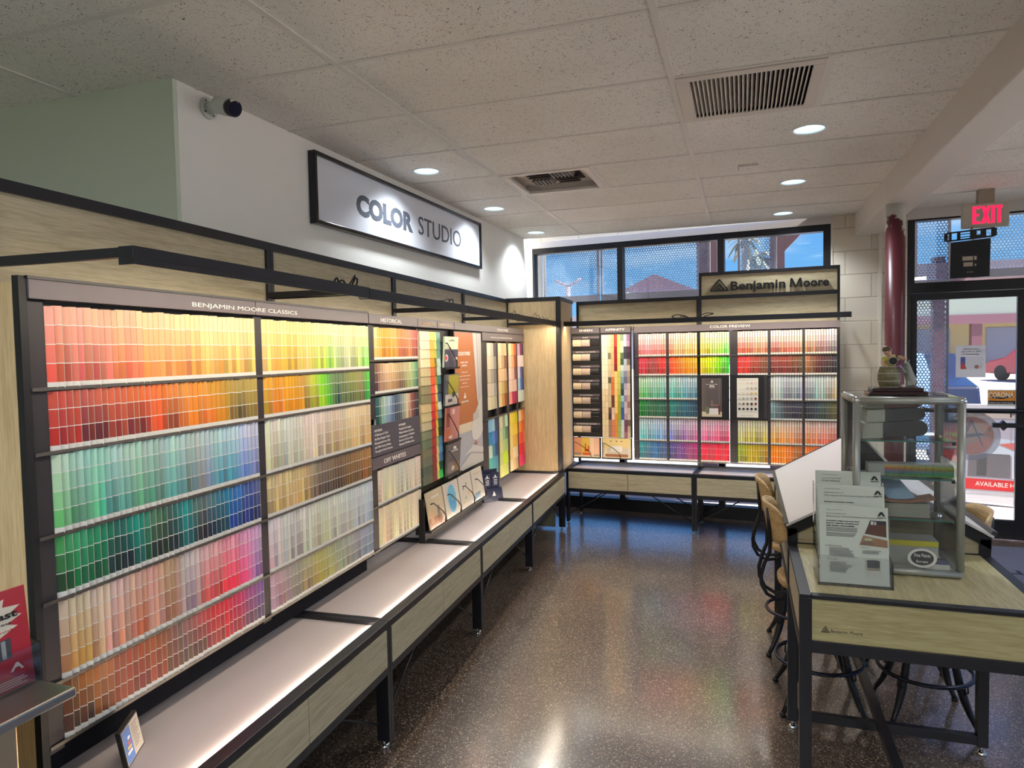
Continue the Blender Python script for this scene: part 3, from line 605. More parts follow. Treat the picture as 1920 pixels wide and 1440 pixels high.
CHIPS = []   # (frame, x0, x1, z0, z1, d, swatch colours top->bottom, label)
def chip_geo(b, x0, x1, z0, z1, d, cols, slant=.006, white=(226, 224, 216)):
    lw = lin(white); n = len(cols); lab = .013; H = z1 - z0 - lab; g = .0022
    A = (x0, d); Bp = (x1, d - slant); back = d + .012
    def strip(za, zb, c): b.poly([(A[0], A[1], za), (Bp[0], Bp[1], za), (Bp[0], Bp[1], zb), (A[0], A[1], zb)], [(0, 1, 2, 3)], c)
    strip(z0, z0 + lab, lw)
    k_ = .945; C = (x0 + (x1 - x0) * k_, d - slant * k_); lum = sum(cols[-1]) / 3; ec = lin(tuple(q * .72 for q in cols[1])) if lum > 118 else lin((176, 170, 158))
    def part(P, Q_, za, zb, c): b.poly([(P[0], P[1], za), (Q_[0], Q_[1], za), (Q_[0], Q_[1], zb), (P[0], P[1], zb)], [(0, 1, 2, 3)], c)
    for i, c in enumerate(cols):
        t = z1 - H * i / n; u = z1 - H * (i + 1) / n
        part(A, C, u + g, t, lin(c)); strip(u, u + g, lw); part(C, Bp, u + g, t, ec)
    cs = lin(tuple(q * .8 for q in cols[0])); e = lin((200, 196, 186))
    b.poly([(Bp[0], Bp[1], z0), (x1, back, z0), (x1, back, z1), (Bp[0], Bp[1], z1)], [(0, 1, 2, 3)], e)
    b.poly([(A[0], A[1], z0), (x0, back, z0), (x0, back, z1), (A[0], A[1], z1)], [(3, 2, 1, 0)], e)
    b.poly([(A[0], A[1], z1), (Bp[0], Bp[1], z1), (x1, back, z1), (x0, back, z1)], [(0, 1, 2, 3)], e)
    b.poly([(A[0], A[1], z0), (Bp[0], Bp[1], z0), (x1, back, z0), (x0, back, z0)], [(3, 2, 1, 0)], e)
    b.poly([(x0, back, z0), (x1, back, z0), (x1, back, z1), (x0, back, z1)], [(3, 2, 1, 0)], e)
ROWN = ['top', 'second', 'third', 'fourth', 'fifth', 'bottom']
P1 = [([(240, 170, 150), (243, 185, 150), (248, 205, 155), (250, 222, 165), (246, 226, 170)], [(222, 80, 62), (214, 100, 84), (232, 110, 60), (222, 140, 66), (226, 158, 64), (228, 172, 76), (206, 178, 76)]),
      ([(214, 84, 60), (196, 92, 76), (216, 104, 60), (238, 112, 50), (226, 130, 52), (236, 150, 50), (210, 160, 50), (176, 150, 70), (196, 170, 70)], [(196, 18, 20), (196, 44, 26), (92, 30, 34), (150, 50, 34), (120, 30, 24), (232, 84, 24), (112, 40, 20), (206, 108, 16), (232, 118, 8), (226, 132, 8), (150, 110, 16), (88, 74, 34), (138, 116, 24)]),
      ([(200, 226, 200), (160, 216, 200), (178, 214, 208), (176, 204, 190), (178, 214, 210), (190, 205, 204), (186, 214, 222), (196, 212, 232), (206, 204, 226)], [(84, 156, 78), (120, 200, 130), (56, 176, 148), (100, 160, 150), (90, 150, 110), (106, 160, 130), (88, 186, 186), (104, 134, 128), (128, 134, 142), (72, 156, 176), (72, 140, 190), (96, 128, 190), (120, 124, 176)]),
      ([(72, 166, 86), (64, 176, 120), (22, 150, 100), (24, 110, 90), (0, 160, 140), (80, 130, 90), (60, 100, 90), (20, 160, 160), (86, 116, 110), (90, 130, 140), (20, 130, 160), (46, 120, 200), (70, 96, 170), (90, 104, 150)], [(20, 62, 36), (0, 112, 52), (8, 96, 60), (10, 44, 40), (6, 26, 30), (0, 110, 96), (20, 50, 34), (18, 30, 32), (0, 112, 120), (22, 44, 52), (22, 34, 40), (10, 54, 84), (12, 66, 140), (24, 58, 150), (30, 40, 104), (20, 26, 50)]),
      ([(222, 200, 168), (236, 214, 186), (232, 206, 188), (226, 190, 170), (232, 178, 156), (196, 160, 120), (214, 206, 208), (236, 192, 192), (240, 170, 176), (240, 160, 186), (232, 172, 208), (214, 190, 226)], [(160, 122, 66), (206, 156, 76), (214, 170, 136), (206, 150, 120), (196, 86, 66), (208, 160, 140), (148, 92, 60), (160, 148, 154), (186, 96, 110), (214, 60, 60), (232, 40, 62), (226, 50, 110), (202, 110, 170), (140, 110, 186)]),
      ([(120, 72, 34), (198, 122, 44), (190, 116, 78), (172, 84, 60), (176, 84, 46), (140, 90, 60), (128, 96, 96), (176, 84, 90), (206, 50, 52), (218, 30, 62), (206, 40, 100), (166, 84, 150), (120, 86, 164)], [(66, 44, 26), (70, 34, 24), (150, 78, 24), (120, 56, 40), (128, 44, 38), (148, 62, 34), (84, 60, 50), (72, 48, 52), (140, 44, 50), (168, 20, 42), (150, 24, 60), (96, 56, 92), (66, 54, 96)])]
P2 = [([(250, 226, 156), (248, 224, 150), (246, 230, 166), (228, 234, 190), (238, 234, 170), (220, 240, 176)], [(226, 196, 110), (232, 166, 64), (228, 178, 44), (204, 180, 100), (206, 210, 70), (160, 220, 70), (176, 196, 150), (180, 186, 146), (196, 206, 110), (104, 214, 84)]),
      ([(222, 172, 60), (238, 158, 36), (236, 174, 24), (208, 160, 80), (200, 212, 60), (110, 214, 50), (108, 136, 90), (124, 136, 84), (150, 160, 70), (160, 140, 80), (70, 206, 60)], [(180, 142, 20), (234, 124, 24), (228, 148, 4), (226, 156, 4), (140, 110, 40), (184, 190, 16), (80, 190, 24), (36, 60, 54), (70, 94, 46), (104, 112, 40), (90, 80, 40), (30, 160, 46)]),
      ([(234, 228, 206), (214, 226, 214), (240, 222, 216), (236, 216, 196), (226, 208, 184), (236, 216, 176), (226, 200, 160)], [(212, 204, 160), (200, 206, 186), (216, 200, 186), (206, 182, 142), (190, 160, 118), (204, 172, 112), (196, 154, 96)]),
      ([(216, 196, 150), (224, 204, 150), (222, 196, 140), (150, 132, 114), (130, 106, 84), (140, 108, 64), (170, 128, 72), (186, 130, 64)], [(196, 168, 112), (206, 180, 120), (200, 164, 100), (88, 74, 62), (78, 58, 40), (96, 66, 30), (124, 84, 36), (140, 86, 30)]),
      ([(230, 218, 226), (226, 226, 214), (226, 230, 212), (216, 226, 220), (214, 224, 236)], [(184, 164, 176), (172, 176, 160), (188, 194, 160), (168, 178, 176), (158, 176, 194)]),
      ([(200, 166, 180), (168, 164, 154), (182, 180, 110), (160, 168, 148), (166, 166, 172), (140, 160, 190)], [(150, 108, 130), (126, 120, 110), (160, 134, 52), (128, 142, 104), (120, 122, 128), (104, 128, 164)])]
HIS = [([(246, 216, 150), (238, 170, 66), (234, 196, 120), (240, 150, 80), (236, 160, 130), (190, 90, 80)], [(236, 206, 140), (222, 140, 20), (214, 160, 60), (196, 90, 50), (236, 120, 80), (100, 46, 40)]),
       ([(120, 90, 70), (234, 196, 156), (226, 196, 150), (190, 170, 130), (214, 216, 160), (90, 170, 120)], [(70, 50, 40), (226, 176, 140), (180, 140, 90), (120, 96, 66), (176, 190, 120), (40, 104, 76)]),
       ([(30, 80, 76), (190, 204, 180), (170, 190, 214), (60, 80, 110), (150, 160, 160), (236, 214, 180), (130, 50, 40), (30, 40, 44)], [(20, 60, 58), (150, 180, 170), (120, 150, 190), (30, 40, 66), (110, 112, 110), (222, 196, 156), (80, 20, 24), (16, 20, 24)])]
OFF = [([(236, 224, 196), (236, 226, 196), (216, 214, 196), (238, 226, 200), (232, 214, 196)], [(222, 208, 172), (228, 212, 170), (196, 198, 176), (228, 212, 176), (226, 204, 176)]),
       ([(238, 222, 182), (240, 226, 186), (240, 224, 190), (240, 222, 188)], [(236, 212, 168), (238, 218, 172), (236, 214, 176), (236, 212, 172)])]
def chiprow(fr, x0, x1, n, ztop, zbot, d, pal, ns, who, row, phase=0.0, span=(0, 1), keep=0, slant=.011, gap=.0009):
    top, bot = pal; w = (x1 - x0) / n
    for i in range(n):
        t = span[0] + (span[1] - span[0]) * (i + .5) / n
        a = key(top, t); z = jit(key(bot, t + random.uniform(-.03, .03)), .2, 13); a = jit(a, .045, 6)
        cols = [tuple(a[k] + (z[k] - a[k]) * ((j + .25) / (ns - .5)) ** 1.25 for k in range(3)) for j in range(ns)]
        lab = f'{cname(cols[-1])} paint strip, {ordn(i + 1)} along the {row} row of the {who}'
        dz = random.uniform(0, .004); dd = random.uniform(-.002, .002)
        CHIPS.append((fr, x0 + i * w + gap, x0 + (i + 1) * w - gap, zbot, ztop - .006 - dz, d + dd, cols, lab, i < keep, slant))
random.seed(11)
NS = [4, 3, 4, 3, 4, 3]
for r in range(6):
    chiprow(L, 1.312, 2.150, 38, RZ[r], RZ[r + 1], .372, P1[r], NS[r], 'nearer Classics rack', ROWN[r], keep=38)
    chiprow(L, 2.199, 3.034, 38, RZ[r], RZ[r + 1], .372, P2[r], NS[r], 'farther Classics rack', ROWN[r], keep=12)
for r, (za, zb) in enumerate(((1.762, 1.587), (1.578, 1.414), (1.405, 1.24))): chiprow(L, 3.106, 3.628, 21, za, zb, .372, HIS[r], 3, 'h', 'r')
for r, (za, zb) in enumerate(((1.030, .842), (.834, .62))): chiprow(L, 3.106, 3.628, 24, za, zb, .372, OFF[r], 7 - r, 'h', 'r')
# preview rack on the back run
KC = [(.627, .882), (.905, 1.158), (1.184, 1.435), (1.503, 1.754), (1.775, 2.030), (2.049, 2.297)]
W_ = [(252, 214, 196), (250, 220, 190)]
def pw(*b): return [tuple(230 + (q - 128) * .16 for q in c) for c in b]
def pr(*b): return ([tuple(q + (238 - q) * .72 for q in c) for c in b], list(b))
def ps(*b): return ([tuple(min(250, q * 1.12 + 24) for q in c) for c in b], list(b))
KP = [[pr((240, 95, 115), (240, 112, 92)), pr((246, 118, 78), (246, 184, 80)), pr((238, 190, 44), (176, 214, 70), (90, 214, 76)), pr((232, 84, 72), (206, 110, 84), (184, 126, 90)), pr((206, 112, 84), (196, 96, 80), (180, 134, 96)), pr((206, 140, 96), (150, 104, 96), (110, 108, 130))],
      [ps((214, 10, 50), (112, 22, 26), (218, 30, 22)), ps((220, 40, 12), (240, 110, 8), (240, 150, 0)), ps((232, 184, 0), (150, 196, 10), (20, 160, 30)), ps((206, 26, 28), (150, 44, 30), (84, 48, 34)), ps((104, 40, 34), (120, 40, 28), (84, 66, 34)), ps((150, 100, 50), (66, 20, 26), (28, 24, 34))],
      [pr((96, 190, 88), (84, 178, 134), (80, 176, 150)), pr((60, 176, 150), (70, 160, 170), (90, 150, 186)), None, None, pr((196, 200, 186), (140, 150, 166), (120, 124, 156)), pr((132, 138, 152), (150, 186, 168), (206, 176, 120))],
      [ps((0, 120, 30), (0, 84, 50), (0, 66, 54)), ps((0, 112, 96), (6, 80, 96), (12, 54, 84)), None, None, ps((120, 154, 150), (50, 46, 60), (36, 42, 56)), ps((22, 26, 40), (44, 64, 66), (90, 84, 36))],
      [pr((88, 180, 186), (100, 170, 210), (110, 150, 214)), pr((104, 126, 206), (160, 110, 180), (196, 96, 150)), pr((232, 110, 160), (236, 60, 104)), pr((206, 196, 116), (196, 186, 70), (190, 170, 76)), pr((240, 166, 64), (226, 150, 76), (206, 130, 84)), pr((240, 140, 70), (240, 96, 84))],
      [ps((20, 120, 126), (16, 80, 130), (30, 60, 120)), ps((44, 50, 124), (90, 40, 110), (160, 30, 96)), ps((222, 16, 66), (214, 16, 40)), ps((120, 150, 10), (160, 140, 20), (140, 110, 20)), ps((240, 120, 0), (206, 110, 20), (120, 64, 30)), ps((240, 104, 10), (214, 80, 40), (110, 50, 40))]]
for r in range(6):
    for c in range(6):
        if KP[r][c]: chiprow(K, KC[c][0], KC[c][1], 12, KZ[r], KZ[r + 1], .296, KP[r][c], NS[r], 'p', 'r', slant=.002, gap=.0014)
STUFF = MB()
for fr, x0, x1, z0, z1, d_, cols, lab, keep, sl in CHIPS:
    if keep:
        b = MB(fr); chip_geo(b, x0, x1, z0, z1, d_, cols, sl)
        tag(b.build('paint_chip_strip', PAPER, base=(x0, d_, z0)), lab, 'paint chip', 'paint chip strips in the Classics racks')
    else:
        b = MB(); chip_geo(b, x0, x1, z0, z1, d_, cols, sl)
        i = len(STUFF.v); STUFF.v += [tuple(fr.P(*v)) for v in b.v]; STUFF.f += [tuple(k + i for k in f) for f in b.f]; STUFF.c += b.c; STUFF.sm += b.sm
tag(STUFF.build('paint_chip_strip', PAPER), 'small paint chip strips filling the farther racks and the Color Preview wall', 'paint chip', 'paint chip strips in the Classics racks', 'stuff')

# preview rack body, sheen and affinity boards
pst = [(.579, .627, .6, 1.768), (.882, .905, .6, 1.768), (1.160, 1.184, .6, 1.38), (1.160, 1.184, .6, 1.768), (1.438, 1.503, .6, 1.768), (1.754, 1.775, .6, 1.768), (2.030, 2.049, .6, 1.768)]
pst.pop(3)
def krack():
    t = thing('display_rack', 'wide charcoal rack headed Color Preview under the shop sign', 'rack', K, (.575, .296, .596))
    for p0, p1, z0, z1 in pst: MB(K).box(p0, p1, .290, .324, z0, z1).build('post', RACK, t)
    MB(K).box(2.299, 2.318, .285, .33, .59, 1.768).build('post', BLACK, t)
    MB(K).box(.583, .592, .280, .289, 1.43, 1.835).build('post', BLACK, t)
    for x0, x1 in ((.595, 1.43), (1.46, 2.297)): MB(K).box(x0, x1, .324, .334, .6, 1.80).build('back_panel', BLACK2, t)
    for z in KZ[1:]:
        for x0, x1 in ((.579, 1.435), (1.438, 2.30)):
            b = MB(K); b.box(x0, x1, .284, .324, z - .008, z - .002); b.build('shelf_rail', RAILM, t)
    h = MB(K).box(.580, 2.318, .282, .33, 1.772, 1.83).build('header', TAUPE, t)
    text('COLOR PREVIEW', 1.27, .2815, 1.796, .03, LETW, h, width=.342, height=.022, ext=.0008, bold=.0006)
krack()
def board(x0, x1, z0, z1, d, label, name='display_board'):
    t = thing(name, label, 'board', K, (x0, d, z0)); MB(K).box(x0, x1, d, d + .02, z0, z1).build('backing', BLACK2, t); return t
t = board(-.02, .262, .79, 1.835, .296, 'narrow black board headed Sheen with three samples per row'); h = MB(K).box(-.016, .259, .286, .296, 1.782, 1.831).build('header', TAUPE, t)
text('SHEEN', .062, .2855, 1.799, .03, LETW, h, width=.13, height=.02, ext=.0008, bold=.0005)
SHN = ['FLAT', 'MATTE/ULTRA-MATTE', 'EGGSHELL', 'LOW LUSTRE', 'SATIN/PEARL', 'SEMI-GLOSS/SOFT GLOSS', 'GLOSS/HIGH GLOSS']
for i, s_ in enumerate(SHN):
    z = 1.722 - i * .1375; lw = (.05, .19, .10, .13, .13, .23, .2)[i]
    q = MB(K).box(-.008, .255, .288, .296, z + .008, z + .03).build('label_strip', mat('mauve_label_strip', (98, 88, 96), .5), t)
    text(s_, .122 - lw / 2, .2875, z + .013, .017, LETW, q, width=lw, height=.011, ext=.0005)
    for j, (a0, a1, cc) in enumerate(((-.006, .077, (236, 216, 184)), (.081, .163, (206, 184, 170)), (.168, .250, (34, 32, 34)))):
        b = MB(K); n = 6; zc = z - .032
        if j < 2: cc = tuple(v - (i > 2) * 6 * (j == 1) for v in cc)
        for k in range(n):
            u0, u1 = k / n, (k + 1) / n; f_ = lambda u: (.296 - .012 * math.sin(PI * u) ** .6 if 0 < u < 1 else .296)
            b.poly([(a0, f_(u0), zc - .032 + .064 * u0), (a1, f_(u0), zc - .032 + .064 * u0), (a1, f_(u1), zc - .032 + .064 * u1), (a0, f_(u1), zc - .032 + .064 * u1)], [(0, 1, 2, 3)], lin(cc))
        for aa in (a0, a1): b.poly([(aa, f_(k / n), zc - .032 + .064 * k / n) for k in range(n + 1)], [tuple(range(n + 1))], lin(cc))
        b.poly([(a0, .296, zc - .032), (a1, .296, zc - .032), (a1, .296, zc + .032), (a0, .296, zc + .032)], [(0, 1, 2, 3)], lin(cc))
        mm = attrmat(f'sheen_sample_{i}', (.9, .7, .5, .4, .28, .18, .08)[i]) if f'sheen_sample_{i}' not in D.materials else D.materials[f'sheen_sample_{i}']
        tag(b.build('sheen_sample', mm, base=(a0, .296, zc - .032)), f'{("cream", "beige", "black")[j]} sheen sample in the {s_.lower().replace("/", " or ").replace("-", " ")} row of the Sheen board', 'paint sample', 'sheen samples')
t = board(.266, .560, .79, 1.835, .296, 'narrow black board headed Affinity covered with small colour tiles'); h = MB(K).box(.269, .557, .286, .296, 1.782, 1.831).build('header', TAUPE, t)
text('AFFINITY', .317, .2855, 1.799, .03, LETW, h, width=.186, height=.02, ext=.0008, bold=.0005)
random.seed(5)
AFC = [[(240, 226, 196)] * 9 + [(226, 206, 164)] * 8, [(240, 224, 194)] * 9 + [(228, 204, 160)] * 8, [(232, 214, 172)] * 2 + [(196, 190, 150), (110, 110, 76)] * 1 + [(206, 190, 150)] * 3 + [(90, 84, 60)] + [(200, 180, 140)] * 4 + [(90, 70, 56), (60, 40, 36)] + [(150, 120, 100)] * 3,
       [(240, 176, 120)] * 7 + [(206, 110, 60)] * 3 + [(110, 50, 36)] * 2 + [(226, 190, 170)] * 2 + [(206, 120, 90)] * 3, [(206, 60, 50)] * 2 + [(150, 20, 36)] * 3 + [(120, 26, 36)] + [(236, 200, 120)] * 7 + [(206, 140, 40)] * 4,
       [(236, 200, 110)] * 6 + [(196, 190, 90)] * 4 + [(160, 160, 40)] * 4 + [(150, 170, 110)] * 3, [(140, 160, 130), (196, 206, 180), (210, 214, 190), (90, 110, 80), (50, 80, 60), (190, 206, 200), (150, 176, 176), (130, 160, 170), (60, 90, 100), (30, 60, 70), (150, 200, 200), (90, 130, 170), (40, 80, 140), (50, 90, 150), (190, 206, 206), (200, 210, 200), (190, 200, 190)],
       [(200, 206, 216), (190, 196, 214), (60, 66, 76), (50, 56, 66), (170, 180, 200), (180, 186, 206), (120, 124, 150), (100, 100, 130), (170, 160, 180), (200, 190, 200), (150, 130, 150), (190, 180, 190), (206, 190, 190), (170, 140, 150), (110, 60, 90), (120, 50, 80), (150, 90, 110)],
       [(150, 110, 140), (170, 130, 150), (80, 40, 60), (60, 30, 50), (120, 104, 90), (196, 180, 150), (160, 140, 120), (150, 130, 110), (200, 180, 160), (206, 190, 160), (190, 160, 140), (150, 110, 90), (196, 170, 150), (200, 180, 160), (110, 90, 70), (180, 160, 130), (190, 170, 140)]]
cw = .2715 / 9
for c in range(9):
    for r in range(17):
        z1 = 1.762 - r * .0573; cc = jit(AFC[c][r], .03, 3); x0 = .277 + c * cw
        b = MB(K).box(x0, x0 + cw - .0012, .2925, .2958, z1 - .056, z1, lin(cc))
        tag(b.build('colour_tile', PAPER, base=(x0, .2958, z1 - .056)), f'{cname(cc)} tile, column {ordn(c + 1)} and row {ordn(r + 1)} of the Affinity board', 'colour sample', 'colour tiles on the Affinity board')
# Williamsburg cards
random.seed(6)
WC = [[(236, 218, 180), (238, 222, 190), (236, 220, 184), (232, 216, 174), (206, 190, 146), (196, 182, 140), (150, 142, 104), (140, 134, 100), (206, 184, 134), (206, 190, 140), (190, 178, 140), (130, 134, 104), (108, 118, 92), (120, 118, 92), (110, 112, 90), (70, 82, 70), (84, 92, 76)],
      [(240, 196, 90), (238, 172, 64), (236, 170, 50), (236, 150, 20), (236, 96, 50), (236, 84, 44), (232, 80, 66), (220, 70, 60), (214, 60, 50), (200, 40, 44), (190, 36, 44), (180, 40, 44), (180, 36, 40), (170, 36, 40), (150, 36, 36), (130, 40, 30), (110, 34, 26)],
      [(196, 206, 110), (190, 200, 90), (180, 190, 80), (110, 110, 40), (130, 120, 40), (160, 150, 60), (222, 206, 120), (226, 190, 90), (236, 150, 20), (236, 140, 20), (226, 196, 60), (226, 190, 80), (150, 180, 90), (226, 200, 120), (226, 206, 130), (226, 200, 110), (206, 190, 120)],
      [(90, 140, 130), (100, 150, 140), (110, 150, 140), (190, 214, 206), (190, 212, 204), (80, 130, 130), (60, 80, 90), (70, 100, 130), (206, 224, 214), (100, 150, 160), (40, 90, 80), (20, 60, 50), (80, 130, 170), (90, 150, 190), (80, 120, 160), (20, 80, 60), (60, 190, 80)]]
for c, (x0, x1) in enumerate(((3.648, 3.795), (3.797, 3.862), (3.864, 3.899), (3.901, 3.962))):
    for r in range(17):
        z1 = 1.748 - r * .0535; cc = jit(WC[c][r], .02, 2); z0 = z1 - .0535; dd = .352
        b = MB(L); nn = 3 if c == 0 else 1
        for k in range(nn):
            a0 = x0 + (x1 - x0) * k / nn; a1 = x0 + (x1 - x0) * (k + 1) / nn; ck = tuple(v * (1 - .03 * k) for v in cc)
            b.hexa([(a0, dd, z0), (a1 - .001, dd, z0), (a1 - .001, .398, z0), (a0, .398, z0)], [(a0, dd + .004, z1), (a1 - .001, dd + .004, z1), (a1 - .001, .398, z1), (a0, .398, z1)], lin(ck))
        tag(b.build('colour_card', PAPER, base=(x0, .398, z0)), f'{cname(cc)} card, {("widest", "second", "third", "last")[c]} column and {ordn(r + 1)} row of the Williamsburg fan', 'colour sample', 'cards in the Williamsburg rack')
# Color Stories cards
random.seed(8)
CS = [[[(236, 222, 196), (196, 190, 176), (90, 80, 80)], [(232, 214, 180), (206, 194, 170), (150, 146, 140)], [(206, 190, 164), (170, 160, 146), (130, 124, 120)], [(216, 200, 170), (206, 196, 176), (160, 158, 150)], [(226, 214, 176), (216, 200, 150), (180, 176, 160)]],
      [[(236, 214, 176), (206, 180, 140), (226, 190, 140)], [(236, 206, 160), (196, 160, 120), (140, 100, 70)], [(232, 196, 150), (226, 190, 146), (206, 170, 130)], [(232, 206, 150), (206, 176, 110), (170, 130, 70)], [(240, 206, 150), (206, 150, 80), (140, 70, 40)]],
      [[(246, 216, 170), (240, 170, 110), (200, 90, 40)], [(240, 200, 170), (236, 170, 120), (160, 70, 40)], [(240, 206, 190), (226, 180, 166), (130, 80, 70)], [(240, 206, 190), (232, 190, 170), (226, 180, 160)], [(236, 150, 130), (190, 20, 80), (150, 20, 80)]],
      [[(200, 170, 200), (120, 40, 100), (60, 30, 60)], [(240, 216, 210), (236, 210, 204), (240, 220, 210)], [(214, 206, 220), (70, 100, 180), (60, 40, 60)], [(170, 196, 220), (60, 110, 190), (40, 60, 120)], [(226, 220, 200), (206, 214, 206), (196, 210, 206)]]]
CSL = [[[(130, 180, 210), (150, 190, 200), (40, 60, 100)], [(20, 130, 170), (90, 130, 190), (30, 80, 150)], [(200, 210, 190), (70, 130, 140), (20, 70, 120)], [(90, 190, 170), (80, 160, 170), (60, 140, 160)], [(90, 180, 160), (80, 170, 160), (70, 150, 150)]],
       [[(216, 210, 170), (150, 160, 120), (190, 220, 190)], [(200, 206, 150), (150, 180, 140), (90, 130, 90)], [(206, 206, 140), (180, 196, 120), (160, 190, 110)], [(190, 196, 120), (196, 226, 40), (200, 220, 60)], [(226, 226, 130), (216, 220, 110), (206, 214, 100)]],
       [[(240, 206, 80), (232, 206, 40), (206, 190, 20)], [(240, 206, 110), (236, 196, 50), (230, 190, 40)], [(236, 206, 130), (220, 170, 60), (210, 160, 60)], [(236, 200, 130), (236, 214, 170), (226, 196, 150)], [(240, 220, 170), (226, 196, 140), (206, 160, 110)]],
       [[(240, 206, 150), (226, 150, 80), (236, 110, 50)], [(236, 140, 60), (232, 100, 30), (226, 90, 40)], [(236, 80, 60), (226, 60, 50), (240, 110, 60)], [(230, 30, 50), (206, 30, 50), (226, 60, 70)], [(236, 60, 90), (226, 30, 100), (200, 20, 90)]]]
XC = [(4.933, 5.149), (5.215, 5.435), (5.509, 5.735), (5.792, 5.972)]
for bi, (CC, ztop, zst) in enumerate(((CS, 1.690, .1035), (CSL, 1.100, .1))):
    for c in range(4):
        for r in range(5):
            x0, x1 = XC[c]; z1 = ztop - r * zst; z0 = z1 - zst + .0015; b = MB(L); n = 3; w3 = (x1 - x0) / n
            for k in range(n):
                a0 = x0 + w3 * k; a1 = a0 + w3; s1 = .361
                b.hexa([(a0, .366, z0), (a1, s1, z0), (a1, .39, z0), (a0, .39, z0)], [(a0, .369, z1), (a1, s1 + .003, z1), (a1, .39, z1), (a0, .39, z1)], lin(CC[c][r][k]))
            tag(b.build('colour_card', PAPER, base=(x0, .39, z0)), f'{cname(CC[c][r][0])} and {cname(CC[c][r][2])} card, {ordn(r + 1)} in {ordn(c + 1)} column, {("upper", "lower")[bi]} Color Stories board', 'colour sample', 'cards on the Color Stories boards')

# ================================================================== PRINTED THINGS ON THE DISPLAYS
def sheet(fr, x0, x1, z0, z1, d, name, label, cat, layers, group=None, thick=.004, tilt=0.0, m=None, yaw=0.0, root=None, bx=None):
    """upright print: layers = list of (polygon in 0..1 units, rgb)"""
    b = MB(fr); W_, H_ = x1 - x0, z1 - z0
    def Q(u, v, off=0): return (x0 + u * W_ , d + tilt * v - off + yaw * u, z0 + v * H_)
    b.hexa([Q(0, 0), Q(1, 0), Q(1, 0, -thick), Q(0, 0, -thick)], [Q(0, 1), Q(1, 1), Q(1, 1, -thick), Q(0, 1, -thick)], lin(layers[0][1]))
    for i, (pl, c) in enumerate(layers[1:]):
        b.face([Q(u, v, .0004 + .00025 * i) for u, v in pl], lin(c))
    o = b.build(name, m or GLOSSP, root, base=bx or (x0, d, z0))
    if label: tag(o, label, cat, group)
    return o
def R_(u0, u1, v0, v1): return [(u0, v0), (u1, v0), (u1, v1), (u0, v1)]
def El(cu, cv, ru, rv, n=22): return [(cu + ru * math.cos(2 * PI * k / n), cv + rv * math.sin(2 * PI * k / n)) for k in range(n)]
def textlines(u0, u1, v0, v1, n, c, fill=.45, ragged=.25):
    out = []; h = (v1 - v0) / n
    for k in range(n): e_ = u1 - (u1 - u0) * random.uniform(0, ragged); out.append((R_(u0, e_, v1 - (k + fill) * h, v1 - k * h), c))
    return out
random.seed(3)
OR = (186, 108, 60)
t = thing('framed_poster', 'tall orange Color Stories poster with pale curtain and white shoe', 'poster', L, (4.226, .372, .80))
MB(L).box(4.228, 4.798, .366, .392, .77, 1.765).build('frame', BLACK2, t)
px = sheet(L, 4.242, 4.786, .812, 1.758, .3655, 'print', None, None, [([], (168, 170, 178)), (R_(0, 1, .27, 1), OR), ([(.0, .27), (1, .27), (1, .335), (0, .335)], (222, 206, 176)), ([(.66, 1), (1, 1), (1, .36), (.86, .44), (.80, .50)], (206, 204, 202)),
     ([(.80, 1), (.84, 1), (.9, .5), (.87, .48)], (170, 168, 168)), ([(.9, 1), (.93, 1), (.96, .46), (.94, .46)], (180, 178, 178)), ([(.56, .235), (.60, .2), (.72, .18), (.9, .2), (1, .24), (1, .52), (.86, .47), (.66, .37), (.56, .30)], (214, 210, 202)),
     ([(.60, .33), (.86, .35), (.84, .42), (.62, .39)], (196, 190, 182)), ([(.62, .15), (.70, .19), (.78, .165), (.70, .12)], (160, 104, 84)), ([(.05, .02), (.5, .1), (1, .06), (1, 0), (.05, 0)], (196, 192, 184)), ([(.25, .1), (.6, .16), (1, .11), (1, .07), (.5, .11)], (204, 200, 192))], root=t)
text('COLOR STORIES', 4.30, .3645, 1.60, .05, LETW, px, width=.24, height=.026, ext=.0004, bold=.0008)
for i, (s_, w_) in enumerate((('NUANCE. LIGHT.', .15), ('EXPRESSION.', .11))): text(s_, 4.42 - w_ / 2, .3645, 1.545 - i * .022, .02, LETW, px, width=w_, height=.013, ext=.0004)
for i, w_ in enumerate((.12, .22, .2, .1, .16)): text(('240 colors of unmatched', 'nuance and complexity that shift as light', 'moves through the day, an expression of', 'color alone', 'full spectrum color')[i], 4.42 - w_ / 2, .3645, 1.48 - i * .025, .012, LETW, px, width=w_, height=.009, ext=.0003)
trilogo(L, 4.42, 1.305, .04, .045, .3640, .3648, t, LETW)
text('Benjamin Moore', 4.35, .3645, 1.275, .03, LETW, px, width=.14, height=.02, ext=.0004)

